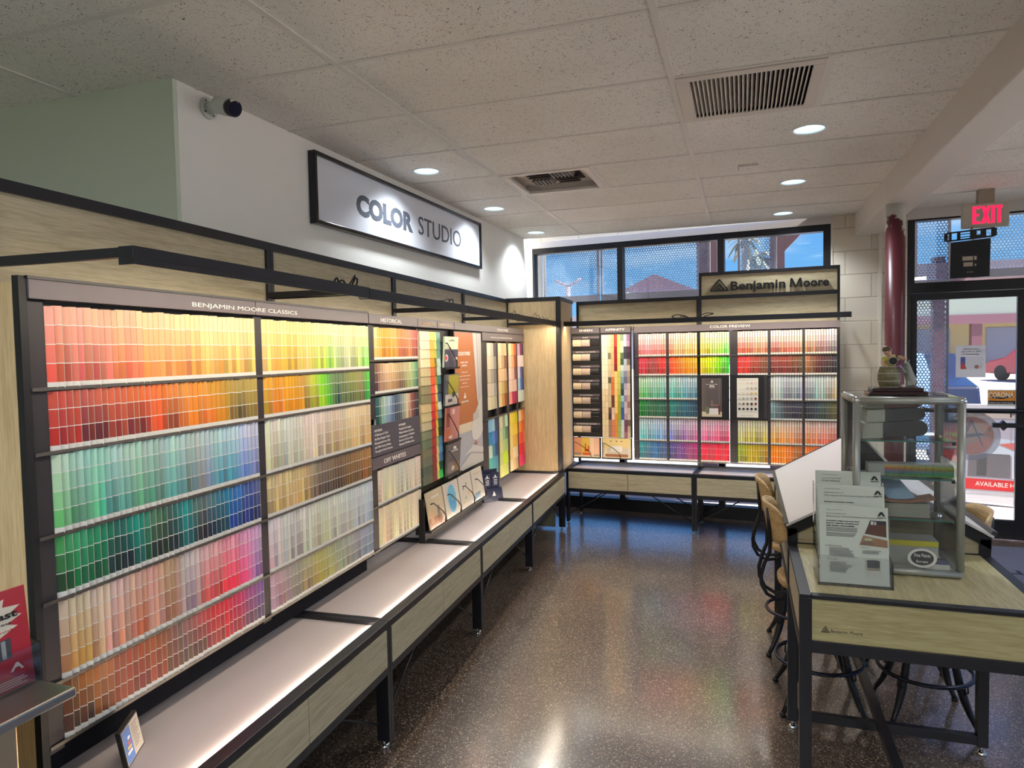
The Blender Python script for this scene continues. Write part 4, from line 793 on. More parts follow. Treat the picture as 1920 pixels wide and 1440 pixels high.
WIRE = mat('black_wire', (20, 20, 22), .4)
def wireholder(fr, x0, x1, z0, z1, d, label, name='wire_holder'):
    t = thing(name, label, 'holder', fr, (x0, d, z0), 'black wire brochure holders')
    b = MB(fr).box(x0, x1, d - .004, d + .03, z0 - .012, z0); b.build('ledge', BLACK2, t)
    b = MB(fr).tube([(x0, d + .02, z1), (x0 + .02, d - .01, z1 - .004), (x0 + (x1 - x0) * .45, d - .012, z0 + (z1 - z0) * .55), (x0 + (x1 - x0) * .72, d - .012, z0 + (z1 - z0) * .2), (x0 + (x1 - x0) * .75, d - .008, z0)], .0035, 6); b.build('wire', WIRE, t)
    return t
INS = [(1.722, 1.528, 'brochure with mint top and navy wine glass picture, highest in Inspiration', [([], (200, 214, 190)), (R_(0, 1, 0, .58), (62, 68, 92)), (El(.15, .3, .12, .12), (214, 206, 204)), (El(.12, .3, .08, .07), (206, 50, 50)), (R_(.3, .45, .58, .64), (150, 80, 50)), (R_(.75, .95, .24, .32), (220, 220, 214)), (R_(.25, .7, .85, .88), (120, 140, 120))]),
       (1.482, 1.285, 'brochure with olive green wall and table picture, second in Inspiration', [([], (90, 94, 104)), (R_(.2, .97, .35, .97), (172, 160, 40)), (R_(0, .2, 0, 1), (84, 90, 102)), (R_(0, .97, 0, .35), (206, 196, 186)), (R_(.5, .7, .25, .42), (60, 56, 56)), (R_(.2, .5, .1, .2), (90, 80, 76))]),
       (1.28, 1.058, 'pink brochure with red edge, third in Inspiration', [([], (206, 130, 120)), (R_(0, .3, 0, .35), (206, 100, 50)), (R_(0, .25, .4, .95), (150, 70, 60)), (R_(.4, .6, .75, .9), (236, 200, 200)), (R_(.2, .45, .06, .14), (236, 220, 210))]),
       (1.04, .838, 'dark brown 2026 color trends brochure, lowest in Inspiration', [([], (92, 84, 84)), (R_(.1, .5, 0, .4), (120, 104, 104)), (R_(.55, .95, .05, .35), (130, 96, 60)), (El(.45, .2, .12, .08), (206, 200, 180))])]
for i, (za, zb, lb, ly) in enumerate(INS):
    o = sheet(L, 3.968, 4.205, zb, za, .335, 'brochure', lb, 'brochure', ly, 'brochures in the Inspiration rack', tilt=-.012, thick=.012)
    wireholder(L, 3.966, 4.215, zb - .001, zb + (za - zb) * .8, .326, f'black wire holder, {ordn(i + 1)} from the top of the Inspiration rack')
    if i == 3:
        o['_b'] = [3.968, .335, .838]; text('2026', 4.07, .3235, 1.0, .03, LETW, o, width=.05, height=.018, ext=.0004, bold=.001); text('COLOR TRENDS', 4.03, .3238, .985, .02, LETW, o, width=.12, height=.009, ext=.0004)
    if i == 0: o['_b'] = [3.968, .335, zb]; text('Inspiration', 4.07, .3235, 1.70, .03, mat('green_print', (90, 110, 90), .5), o, width=.05, height=.008, ext=.0004)
t = thing('magazine_rack', 'long black magazine rack standing on the counter below Williamsburg', 'rack', L, (3.60, .34, .56))
MB(L).box(3.60, 4.64, .29, .37, .575, .585).build('shelf', BLACK2, t); MB(L).box(3.6, 3.606, .33, .372, .585, .77).build('side', BLACK2, t); MB(L).box(3.6, 4.64, .372, .39, .56, .79).build('back', BLACK2, t); MB(L).box(3.6, 4.64, .33, .37, .5125, .575).build('base', BLACK2, t)
for x0 in (3.60, 3.866, 4.135, 4.385): MB(L).tube([(x0, .29, .745), (x0 + .03, .285, .745), (x0 + .16, .283, .675), (x0 + .215, .283, .63), (x0 + .22, .29, .585)], .004, 6).build('wire', WIRE, t)
MG = [(3.615, 3.86, 'tan home magazine showing candles and vases, nearest in the magazine rack', [([], (190, 174, 144)), (R_(0, 1, 0, .3), (170, 110, 80)), (R_(.1, .3, .15, .5), (206, 160, 120)), (R_(.55, .7, .2, .55), (120, 96, 80)), (R_(.8, .95, .1, .4), (214, 196, 170)), (R_(.3, .75, .8, .86), (214, 206, 190))]),
      (3.878, 4.13, 'white magazine with a large blue oval pool on its cover', [([], (196, 188, 174)), (El(.5, .5, .34, .48), (196, 186, 180)), (El(.5, .5, .28, .42), (90, 170, 200)), (El(.5, .38, .2, .26), (50, 140, 190)), (R_(.4, .6, .45, .55), (110, 150, 170))]),
      (4.148, 4.38, 'white magazine with scattered flowers on its cover', [([], (196, 188, 174)), (El(.3, .6, .05, .05), (90, 120, 90)), (El(.55, .7, .05, .05), (90, 120, 90)), (El(.7, .4, .06, .06), (206, 160, 60)), (El(.4, .3, .05, .05), (120, 140, 110)), (El(.2, .2, .06, .06), (206, 190, 120))]),
      (4.398, 4.62, 'white magazine with small blue picture at the foot, farthest in the magazine rack', [([], (196, 188, 174)), (R_(.1, .6, .0, .25), (70, 120, 150)), (R_(.2, .8, .82, .88), (190, 170, 140)), (R_(.5, .9, .3, .7), (206, 196, 182))])]
for x0, x1, lb, ly in MG: sheet(L, x0, x1, .586, .80, .300, 'magazine', lb, 'magazine', ly, 'magazines in the low rack', tilt=.03, thick=.008)

# the two cards below sheen and affinity
def cardholder(x0, x1, lb):
    t = thing('wire_holder', lb, 'holder', K, (x0, .28, .59), 'wire card holders on the back run'); b = MB(K); b.box(x0, x1, .276, .316, .585, .594); b.box(x0, x0 + .006, .29, .316, .594, .785); b.box(x1 - .006, x1, .29, .316, .594, .785); b.box(x0 + .006, x1 - .006, .306, .316, .594, .785); b.build('tray', BLACK2, t)
    MB(K).tube([(x0 + .005, .285, .735), (x0 + .03, .278, .735), (x0 + .12, .276, .685), (x0 + .175, .276, .64), (x0 + .18, .28, .594)], .003, 6).build('wire', WIRE, t)
cardholder(-.016, .256, 'wire card holder under the Sheen board'); cardholder(.268, .556, 'wire card holder under the Affinity board')
sheet(K, -.008, .246, .596, .782, .288, 'brochure', 'peach and yellow room brochure with red chair under the Sheen board', 'brochure', [([], (232, 196, 150)), (R_(0, .3, .1, 1), (226, 160, 120)), (R_(.3, .62, .2, 1), (222, 186, 80)), (R_(.62, .78, .1, 1), (240, 206, 170)), (R_(.78, 1, .15, 1), (230, 180, 150)), (R_(0, 1, 0, .08), (226, 206, 170)), (R_(.42, .6, .28, .42), (196, 70, 30)), (R_(.44, .48, .42, .7), (196, 70, 30)), (R_(.56, .6, .42, .6), (196, 70, 30)), (R_(.34, .66, .1, .22), (206, 80, 40)), (R_(0, .3, .1, .2), (150, 140, 120)), (R_(.78, 1, .05, .15), (160, 150, 130))])
sheet(K, .276, .548, .596, .784, .288, 'brochure', 'cream brochure with white bed and lamps under the Affinity board', 'brochure', [([], (226, 210, 176)), (R_(0, 1, .45, 1), (232, 206, 140)), (R_(.15, .9, .2, .5), (206, 196, 176)), (R_(.3, .7, .32, .62), (232, 226, 214)), (R_(.1, .9, .06, .2), (150, 96, 60)), (El(.3, .85, .03, .03), (120, 110, 90)), (El(.5, .85, .03, .03), (120, 110, 90)), (El(.68, .85, .03, .03), (120, 110, 90)), (R_(0, .06, 0, .7), (170, 160, 140)), (R_(.9, .96, .1, .7), (214, 206, 190))])

# two framed boards in the preview wall
t = thing('framed_card', 'black framed dark Color of the Year card in the preview wall', 'framed print', K, (1.163, .28, .989))
MB(K).box(1.163, 1.434, .274, .294, .989, 1.377).build('frame', BLACK2, t)
p = sheet(K, 1.199, 1.371, 1.006, 1.350, .2738, 'print', None, None, [([], (84, 76, 76)), (R_(.0, .18, 0, 1), (104, 92, 88)), (R_(.1, .13, .05, 1), (60, 54, 54)), (R_(0, 1, 0, .13), (196, 184, 160)), (R_(.38, .82, .06, .22), (206, 204, 200)), (R_(.45, .85, .29, .31), (170, 110, 80)), (R_(.5, .52, .29, .42), (190, 170, 140)), (El(.28, .17, .1, .1), (100, 104, 80)), (R_(.84, .92, .06, .3), (110, 40, 36)), (R_(.86, .88, .3, 1), (120, 108, 104))], root=t)
trilogo(K, 1.287, 1.312, .022, .026, .2722, .2730, t, LETW); text('Color of the Year 2026', 1.235, .2727, 1.292, .012, LETW, p, width=.10, height=.008, ext=.0003); text('2026', 1.265, .2727, 1.274, .014, LETW, p, width=.044, height=.013, ext=.0003, bold=.0006); text('Silhouette AF-655', 1.262, .2727, 1.262, .01, LETW, p, width=.05, height=.006, ext=.0003)
t = thing('framed_card', 'black framed white card with rows of colour dots in the preview wall', 'framed print', K, (1.44, .28, .989))
MB(K).box(1.440, 1.722, .274, .294, .989, 1.377).build('frame', BLACK2, t); MB(K).box(1.722, 1.752, .278, .294, .989, 1.377).build('side_strip', RACK, t)
DC = [[(214, 204, 190)] * 2 + [(206, 190, 170), (206, 180, 170), (226, 190, 180)], [(222, 214, 200)] * 2 + [(180, 174, 160), (176, 160, 140), (170, 160, 140)], [(214, 206, 190), (206, 196, 170), (206, 190, 160), (190, 166, 120), (206, 176, 100)], [(190, 180, 160), (150, 150, 140), (150, 156, 150), (150, 156, 160), (130, 50, 50)], [(150, 150, 140), (110, 100, 96), (90, 80, 76), (60, 40, 40), (120, 30, 50)], [(40, 40, 44), (44, 34, 38), (36, 40, 44), (40, 34, 40), (20, 24, 32)]]
ly = [([], (216, 212, 200))]
for r in range(6):
    for c in range(5): ly.append((El(.12 + c * .19, .87 - r * .13, .062, .032, 12), DC[r][c]))
p = sheet(K, 1.499, 1.676, 1.004, 1.350, .2738, 'print', None, None, ly, root=t); text('Benjamin Moore Historical and Color Trends', 1.51, .2715, 1.335, .01, mat('grey_print', (110, 104, 100), .5), p, width=.15, height=.005, ext=.0002)
text('Scan for more', 1.53, .2715, 1.02, .01, MATS['grey_print'], p, width=.10, height=.006, ext=.0002)

# navy stand on the counter
NAVY = mat('navy_card', (34, 36, 62), .4)
f2 = Fr(*L.P(4.690, .330).xy, L.a - .66)
t = thing('brochure_stand', 'navy cardboard brochure stand on the grey counter beside the magazines', 'stand', f2, (0, 0, .512))
b = MB(f2); b.hexa([(-.004, .0, .5125), (.172, .0, .5125), (.172, .075, .5125), (-.004, .075, .5125)], [(.0, .018, .610), (.168, .018, .610), (.165, .05, .610), (.003, .05, .610)]); b.hexa([(.0, .062, .5125), (.168, .062, .5125), (.168, .068, .5125), (.0, .068, .5125)], [(.0, .075, .742), (.165, .075, .742), (.165, .08, .742), (.0, .08, .742)]); b.build('stand_body', NAVY, t)
MB(f2).prism([(.075, -.001 + .005, .555), (.105, -.001 + .005, .555), (.09, .0075, .59)], (0, -.002, 0)).build('logo', LETW, t)
WH = mat('white_paper', (226, 226, 222), .5)
for k in range(2):
    x0 = .018 + k * .073; o = MB(f2).hexa([(x0, .032, .611), (x0 + .068, .032, .611), (x0 + .068, .044, .611), (x0, .044, .611)], [(x0, .040, .715 + k * .005), (x0 + .068, .040, .715 + k * .005), (x0 + .068, .052, .715 + k * .005), (x0, .052, .715 + k * .005)]).build('leaflet', NAVY, base=(x0, .03, .611))
    tag(o, f'navy leaflet with white logo in the cardboard stand, {("toward the magazines", "toward the aisle")[k]}', 'leaflet', 'leaflets in the navy stand'); o['_b'] = [x0, .03, .611]
    b = MB(f2); b.prism([(x0 + .024, .0375, .688), (x0 + .044, .0375, .688), (x0 + .034, .0385, .706)], (0, -.002, 0)); b.box(x0 + .014, x0 + .054, .036, .039, .680, .685)
    for j in range(4): b.box(x0 + .019, x0 + .049, .0335, .038, .632 + j * .011, .636 + j * .011)
    q = b.build('print', LETW, base=(x0, .03, .611)); q.parent = o; q.location = (0, 0, 0); q.rotation_euler = (0, 0, 0)
o = MB(f2).hexa([(.004, .046, .611), (.014, .046, .611), (.014, .058, .611), (.004, .058, .611)], [(.004, .052, .712), (.016, .052, .712), (.016, .064, .712), (.004, .064, .712)]).build('leaflet', WH, base=(.004, .046, .611)); tag(o, 'white leaflet edge at the side of the navy stand', 'leaflet', 'leaflets in the navy stand')

# small framed notice on the near counter
f3 = Fr(*L.P(1.387, .244).xy, L.a + .47)
t = thing('table_sign', 'small black framed notice with blue picture on the nearest counter', 'sign', f3, (0, 0, .512))
def tl(y): return y
b = MB(f3); b.hexa([(0, 0, .5125), (.128, 0, .5125), (.128, .012, .5125), (0, .012, .5125)], [(0, .018, .612), (.128, .018, .612), (.128, .030, .612), (0, .030, .612)]); b.build('frame', BLACK2, t)
b = MB(f3); Q = lambda u, v, o_: (.004 + .120 * u, .018 * (.04 + .92 * v) - .001 - o_, .5165 + .0915 * v)
b.face([Q(0, 0, 0), Q(1, 0, 0), Q(1, 1, 0), Q(0, 1, 0)], lin((196, 188, 174))); b.face([Q(0.02, .02, .0004), Q(.46, .02, .0004), Q(.46, .98, .0004), Q(.02, .98, .0004)], lin((86, 122, 190)))
for k, c in enumerate(((230, 226, 220), (236, 190, 90), (206, 90, 90), (240, 240, 240))): b.face([Q(.1 + .05 * k, .25 + .13 * k, .0008), Q(.38, .25 + .13 * k, .0008), Q(.38, .33 + .13 * k, .0008), Q(.1 + .05 * k, .33 + .13 * k, .0008)], lin(c))
for k in range(9): b.face([Q(.54, .85 - k * .08, .0006), Q(.9 - .05 * (k % 3), .85 - k * .08, .0006), Q(.9 - .05 * (k % 3), .88 - k * .08, .0006), Q(.54, .88 - k * .08, .0006)], lin((150, 130, 124)))
b.build('print', PAPER, t)

# wall sign
t = thing('wall_sign', 'long white COLOR STUDIO sign in black frame high on the drywall', 'sign', WL, (.86, -.04, 2.316))
x0, x1, z0, z1 = .862, 3.158, 2.316, 2.698
b = MB(WL); f = .022; b.box(x0, x1, -.045, -.002, z0, z0 + f); b.box(x0, x1, -.045, -.002, z1 - f, z1); b.box(x0, x0 + f, -.045, -.002, z0 + f, z1 - f); b.box(x1 - f, x1, -.045, -.002, z0 + f, z1 - f); b.build('frame', mat('gloss_black_frame', (14, 14, 18), .18), t, .003)
MB(WL).box(x0 + f, x1 - f, -.030, -.004, z0 + f, z1 - f).build('face', mat('satin_white_panel', (206, 209, 218), .34), t)
text('COLOR', 1.272, -.0305, 2.442, .17, mat('slate_lettering', (84, 89, 100), .6, spec=.2), t, width=.69, height=.128, ext=.0015, bold=.0085)
text('STUDIO', 2.045, -.0305, 2.442, .17, mat('thin_grey_lettering', (84, 89, 100), .6, spec=.2), t, width=.715, height=.124, ext=.0012)
# security camera
t = thing('security_camera', 'white bullet security camera mounted high on the drywall near its corner', 'camera', WL, (.17, 0, 2.69))
CW = mat('camera_housing', (196, 200, 192), .4)
b = MB(WL); b.tube([(.165, -.002, 2.69), (.165, -.012, 2.69)], .046, 24); b.build('mount_plate', CW, t)
b = MB(WL)
for a in (.5, 2.2, 3.8, 5.4): b.tube([(.165 + .034 * math.cos(a), -.013, 2.69 + .034 * math.sin(a)), (.165 + .034 * math.cos(a), -.0145, 2.69 + .034 * math.sin(a))], .004, 8)
b.build('screws', BLACK2, t)
MB(WL).tube([(.165, -.012, 2.69), (.155, -.04, 2.692), (.145, -.075, 2.69)], [.026, .02, .018], 16).build('bracket', CW, t)
MB(WL).tube([(.150, -.070, 2.690), (.140, -.085, 2.685), (.118, -.17, 2.655)], [.024, .036, .037], 24).build('housing', CW, t)
MB(WL).tube([(.116, -.165, 2.657), (.110, -.195, 2.645)], .034, 24).build('lens_barrel', BLACK2, t)
MB(WL).tube([(.110, -.195, 2.645), (.1095, -.198, 2.6435)], .029, 20).build('lens', mat('camera_lens', (20, 24, 50), .08), t)
MB(WL).prism([(.16, -.08, 2.715), (.10, -.195, 2.684), (.078, -.2, 2.668), (.075, -.205, 2.66), (.10, -.21, 2.674), (.135, -.205, 2.666), (.14, -.2, 2.672), (.172, -.09, 2.705)], (0, 0, .004)).build('sun_shield', CW, t)
# exit sign with hanging rack card
t = thing('exit_sign', 'red-lettered EXIT sign hanging from the ceiling before the door', 'exit sign', G, (1.56, 6.0, 2.47))
MB().box(1.558, 1.856, 5.99, 6.035, 2.472, 2.648).build('housing', mat('beige_sign_case', (178, 172, 158), .5), t, .003)
MB().box(1.66, 1.76, 5.985, 6.05, 2.648, CH).build('canopy', mat('canopy_tan', (150, 138, 120), .5), t)
b = MB(); zb_, zt_, tk = 2.500, 2.628, .0105
def _st(pts): b.prism([(x, 5.9885, z) for x, z in pts], (0, .0015, 0))
def _ln(x0, z0_, x1, z1_, h=.0105): _st([(x0 - h, z0_), (x0 + h, z0_), (x1 + h, z1_), (x1 - h, z1_)])
_ln(1.632, zb_, 1.632, zt_)
for zz in (zb_, (zb_ + zt_) / 2 - .009, zt_ - .018): _st([(1.642, zz), (1.668 + (.004 if zz != (zb_ + zt_) / 2 - .009 else -.004), zz), (1.668 + (.004 if zz != (zb_ + zt_) / 2 - .009 else -.004), zz + .018), (1.642, zz + .018)])
_ln(1.688, zb_, 1.727, zt_); _ln(1.727, zb_, 1.688, zt_); _ln(1.752, zb_, 1.752, zt_); _ln(1.791, zb_, 1.791, zt_ - .018); _st([(1.770, zt_ - .018), (1.812, zt_ - .018), (1.812, zt_), (1.770, zt_)])
b.build('lettering', mat('lit_red_letters', (255, 30, 70), .5, emit=(1, .01, .07), es=1.1), t)
t = thing('hanging_bracket', 'black slotted plastic bracket hanging under the EXIT sign', 'bracket', G, (1.44, 5.97, 2.35))
f5 = Fr(1.44, 5.965, -.02)
b = MB()
def sl(u, v): return (1.436 + .335 * u, 5.965, 2.375 + .07 * v + .022 * u)
def qd(u0, u1, v0, v1): b.prism([sl(u0, v0), sl(u1, v0), sl(u1, v1), sl(u0, v1)], (0, .012, 0))
qd(.04, .96, 0, .16); qd(.04, .96, .84, 1); qd(0, .06, .1, .9); qd(.94, 1, .1, .9); qd(.1, .14, .16, .84); qd(.25, .31, .16, .84); qd(.31, .5, .3, .38); qd(.31, .5, .6, .68); qd(.50, .62, .16, .84); qd(.70, .80, .16, .84); qd(.62, .7, .16, .4); qd(.9, .94, .16, .84)
b.tube([sl(.5, 1), (1.62, 5.97, 2.475)], .003, 5); b.build('slotted_frame', BLACK2, t)
t = thing('hanging_board', 'square black board with tan labels hanging below the slotted bracket', 'board', G, (1.48, 5.97, 2.1))
MB().hexa([(1.478, 5.97, 2.103), (1.73, 5.97, 2.108), (1.73, 5.985, 2.108), (1.478, 5.985, 2.103)], [(1.482, 5.97, 2.372), (1.735, 5.97, 2.388), (1.735, 5.985, 2.388), (1.482, 5.985, 2.372)]).build('panel', BLACK2, t)
for a in ((1.555, 1.622, 2.232, 2.262), (1.63, 1.646, 2.234, 2.262), (1.562, 1.622, 2.188, 2.218), (1.634, 1.644, 2.19, 2.205)): MB().box(a[0], a[1], 5.968, 5.9705, a[2], a[3]).build('label_patch', mat('tan_label', (176, 166, 150), .5), t)
for k in range(3): MB().box(1.585 + k * .015, 1.592 + k * .015, 5.968, 5.9705, 2.142, 2.149).build('dot_mark', MATS['tan_label'], t)
b = MB(); b.tube([(1.6, 5.975, 2.385), (1.6, 5.973, 2.40)], .003, 5); b.build('hook', BLACK2, t)

# ================================================================== ISLAND TABLE
TX0, TX1, TY0, TYM, TY1, TZ = .176, .904, 2.43, 3.06, 4.36, .795
t = thing('drafting_table', 'long pale wood island table with black frame and white sloped drawing tops', 'table', G, (.54, 2.43, 0))
w_ = .038
def bx(nm, m, *a, bev=.0015, root=t): return MB().box(*a).build(nm, m, root, bev)
for (lx, ly) in ((TX0, TY0), (TX1 - w_, TY0), (TX0, TYM), (TX1 - w_, TYM), (TX0, TY1 - w_), (TX1 - w_, TY1 - w_)):
    low = ly == TY0
    lg = bx('leg', BLACK, lx, lx + w_, ly, ly + w_, .035, TZ - .012 if ly < 3 else .86)
    sub(MB().lathe([(.007, .014), (.007, .036)], lx + w_ / 2, ly + w_ / 2, 10).lathe([(.019, 0), (.019, .007), (.008, .016)], lx + w_ / 2, ly + w_ / 2, 14).build('levelling_foot', CHROME, t), lg)
b = MB(); b.box(TX0 + w_, TX1 - w_, TY0, TY0 + .03, TZ - .012, TZ + .001); b.box(TX0, TX0 + .036, TY0, TYM, TZ - .012, TZ + .001); b.box(TX1 - .036, TX1, TY0, TYM, TZ - .012, TZ + .001); b.box(TX0 + w_, TX1 - w_, TY0, TY0 + w_, .602, .642)
b.box(TX0, TX0 + .03, TY0 + w_, TYM, .602, .625); b.box(TX1 - .03, TX1, TY0 + w_, TYM, .602, .625); b.build('front_frame', BLACK, t, .001)
b = MB(); b.box(TX0, TX0 + .03, TYM + w_, TY1 - w_, .602, .625); b.box(TX1 - .03, TX1, TYM + w_, TY1 - w_, .602, .625)
XM = (TX0 + TX1) / 2; ZE, ZA = .866, 1.072
for yy in (TYM, TY1 - .038):
    for sx, ex in ((TX0, XM), (TX1, XM)): b.prism([(sx, yy, ZE), (ex, yy, ZA), (ex, yy, ZA - .046), (sx, yy, ZE - .046)], (0, .038, 0))
b.build('gable_frame', BLACK, t, .001)
MB().box(TX0 + .036, TX1 - .036, TY0 + .028, TYM + .006, TZ - .014, TZ).build('table_top', WOODT, t)
MB().box(TX0 + w_, TX1 - w_, TY0 + .008, TY0 + .02, .642, TZ - .012).build('front_panel', wood('ash_table_front', (.8, 9, 14), (180, 170, 124), (154, 142, 98)), t)
_fp = [o for o in t.children if o.name.startswith('front_panel')][0]
trilogo(G, .256, .672, .022, .026, TY0 + .0072, TY0 + .009, t, LOGO); text('Benjamin Moore', .272, TY0 + .0078, .674, .02, LOGO, _fp, width=.094, height=.014, ext=.0003)
for xx in ((TX0 + .006, TX0 + .018), (TX1 - .018, TX1 - .006)):
    MB().box(xx[0], xx[1], TY0 + w_, TYM, .625, TZ - .012).build('side_panel', wood('ash_side_front', (9, .8, 14)) if 'ash_side_front' not in MATS else MATS['ash_side_front'], t)
    MB().box(xx[0], xx[1], TYM + w_, TY1 - w_, .625, ZE - .015).build('side_panel', MATS['ash_side_front'], t)
b = MB()
for yy in (TYM + .012, TY1 - .024): MB().prism([(TX0 + w_, yy, TZ), (TX1 - w_, yy, TZ), (TX1 - w_, yy, ZE - .02), (XM, yy, ZA - .03), (TX0 + w_, yy, ZE - .02)], (0, .012, 0)).build('gable_panel', WOODH, t)
MB().box(TX0 + w_, TX1 - w_, TYM + .006, TYM + .012, TZ, TZ + .004).build('gable_strip', BLACK, t)
WB = mat('white_drawing_board', (214, 208, 206), .35)
for side, (sx, dx) in enumerate(((TX0, 1), (TX1, -1))):
    n_ = Vector((-dx * (ZA - ZE), 0, abs(XM - TX0))).normalized() * .012
    lo_, hi_ = Vector((sx - dx * .004, 0, ZE + .001)), Vector((XM, 0, ZA + .001))
    q = [Vector((v.x, y, v.z)) for v, y in ((lo_, TYM - .006), (hi_, TYM - .006), (hi_, TY1 + .004), (lo_, TY1 + .004))]
    bd = MB().prism(q, n_ * .8).build('drawing_board', WB, t)
    e1 = lo_ + n_ * .8; e2 = lo_ + (hi_ - lo_).normalized() * .022 + n_ * .8
    q = [Vector((v.x, y, v.z)) for v, y in ((lo_ - Vector((dx * .004, 0, 0)), TYM - .004), (lo_ + (hi_ - lo_).normalized() * .014, TYM - .004), (lo_ + (hi_ - lo_).normalized() * .014, TY1 + .006), (lo_ - Vector((dx * .004, 0, 0)), TY1 + .006))]
    sub(MB().prism(q, n_ * (1.0 if side == 0 else 2.2)).build('pencil_ledge', mat('dark_edge_trim', (58, 54, 54), .4), t), bd)
    q = [Vector((v.x, y, v.z)) for v, y in ((lo_ + n_ * .8, TY1 - .002), (hi_ + n_ * .8, TY1 - .002), (hi_ + n_ * .8, TY1 + .008), (lo_ + n_ * .8, TY1 + .008))]
    sub(MB().prism(q, n_ * .3).build('edge_strip', MATS['dark_edge_trim'], t), bd)
b = MB(); b.box(TX0 + w_, TX1 - w_, TYM + .004, TYM + .034, .04, .076); b.box(TX0 + w_, TX1 - w_, TY1 - .034, TY1 - .004, .04, .076); b.box(.505, .541, 2.3, TY1 - .034, .076, .108); b.box(TX0 + w_, TX1 - w_, TY0 - .0 + .004, TY0 + .034, .04, .076); b.build('floor_stretcher', BLACK, t, .001)

# ------------------------------------------------------------------ stools
SEATM = PLY; IRON = mat('cast_iron_black', (22, 22, 26), .35)
def superdisc(a, bb, n=32, p=2.6):
    return [(a * abs(math.cos(q)) ** (2 / p) * (1 if math.cos(q) >= 0 else -1), bb * abs(math.sin(q)) ** (2 / p) * (1 if math.sin(q) >= 0 else -1)) for q in (2 * PI * k / n for k in range(n))]
def make_stool(label):
    t = thing('bar_stool', label, 'stool', G, (0, 0, 0), 'stools around the island table')
    b = MB(); rings = [(.96, .548), (1.0, .556), (1.0, .572), (.97, .580), (.80, .577), (.4, .573)]; n = 32; base = 0
    for s_, z in rings: b.v += [(x * s_, y * s_, z) for x, y in superdisc(.175, .175, n)]
    for i in range(len(rings) - 1):
        for k in range(n): q = (k + 1) % n; b.f.append((i * n + k, i * n + q, (i + 1) * n + q, (i + 1) * n + k)); b.c.append((1, 1, 1)); b.sm.append(True)
    b.f.append(tuple(range(n - 1, -1, -1))); b.f.append(tuple(range((len(rings) - 1) * n, len(rings) * n))); b.c += [(1, 1, 1)] * 2; b.sm += [False, True]
    b.build('seat', SEATM, t)
    # curved plywood back
    b = MB(); nu, nv = 20, 8; th = .012
    def back(u, v, o_):
        a = (u - .5) * 1.75; hh = .088 * (1 - abs(2 * u - 1) ** 5 * .45); r = .175 + o_
        zc = .835; z = zc + (v - .5) * 2 * hh; x = -.215 + (.175 - r * math.cos(a)) + .03 * (.5 - v); y = r * math.sin(a) * 1.12
        return (x, y, z)
    g = []
    for o_ in (0, th):
        for i in range(nu + 1):
            for j in range(nv + 1): b.v.append(back(i / nu, j / nv, o_))
    ix = lambda l, i, j: l * (nu + 1) * (nv + 1) + i * (nv + 1) + j
    def qf(*f): b.f.append(f); b.c.append((1, 1, 1)); b.sm.append(True)
    for i in range(nu):
        for j in range(nv): qf(ix(0, i, j), ix(0, i + 1, j), ix(0, i + 1, j + 1), ix(0, i, j + 1)); qf(ix(1, i, j), ix(1, i, j + 1), ix(1, i + 1, j + 1), ix(1, i + 1, j))
        for j in (0, nv): qf(ix(0, i, j), ix(1, i, j), ix(1, i + 1, j), ix(0, i + 1, j))
    for j in range(nv):
        for i in (0, nu): qf(ix(0, i, j), ix(0, i, j + 1), ix(1, i, j + 1), ix(1, i, j))
    bk = b.build('backrest', SEATM, t)
    for s_ in (-1, 1):
        b = MB(); b.tube([(-.222, .075 * s_, .90), (-.218, .075 * s_, .83), (-.212, .075 * s_, .745), (-.214, .074 * s_, .70), (-.236, .068 * s_, .645), (-.25, .062 * s_, .59), (-.248, .056 * s_, .545), (-.225, .05 * s_, .50), (-.18, .045 * s_, .475), (-.12, .04 * s_, .485), (-.05, .035 * s_, .52)], .0085, 8); b.build('back_rod', IRON, t)
    b = MB(); b.lathe([(.10, .530), (.10, .546)], 0, 0, 24).lathe([(.022, .30), (.022, .53)], 0, 0, 12).lathe([(.055, .40), (.06, .42), (.06, .45), (.045, .47)], 0, 0, 20).lathe([(.03, .26), (.034, .30)], 0, 0, 12); b.build('column', IRON, t)
    for k in range(4):
        a = PI / 4 + k * PI / 2; ca, sa = math.cos(a), math.sin(a)
        pr_ = [(.045, .435), (.085, .44), (.115, .405), (.122, .34), (.128, .27), (.145, .20), (.165, .14), (.19, .085), (.215, .045), (.235, .015)]
        rr = [.012, .014, .016, .015, .015, .017, .017, .013, .011, .010]
        lg = MB().tube([(r * ca, r * sa, z) for r, z in pr_], rr, 8).build('leg', IRON, t)
        sub(MB().lathe([(.014, 0), (.014, .012), (.009, .02)], .238 * ca, .238 * sa, 10).build('foot_pad', IRON, t), lg)
        sub(MB().tube([(.172 * ca - .01 * sa, .172 * sa + .01 * ca, .205), (.175 * ca - .01 * sa, .175 * sa + .01 * ca, .17), (.160 * ca, .160 * sa, .155), (.175 * ca + .01 * sa, .175 * sa - .01 * ca, .17), (.172 * ca + .01 * sa, .172 * sa - .01 * ca, .205)], .004, 6).build('ring_hook', IRON, t), lg)
    MB().tube([(.182 * math.cos(2 * PI * k / 40), .182 * math.sin(2 * PI * k / 40), .21) for k in range(40)], .009, 8, closed=True).build('foot_ring', mat('worn_blue_black_steel', (44, 46, 60), .25, .6), t)
    return t
def copy_tree(o, parent=None):
    c = o.copy(); COL.objects.link(c); c.parent = parent
    for ch in list(o.children): copy_tree(ch, c)
    return c
st = make_stool('pale wood stool with curved back, nearest on the aisle side of the table')
places = [(.322, 3.335, .05, None), (.300, 3.93, -.04, 'pale wood stool with curved back, farthest on the aisle side of the table'), (.745, 3.345, PI + .04, 'stool on the door side of the table with its back toward the doormat'), (.76, 3.95, PI - .05, 'stool on the door side hidden mostly behind the glass case')]
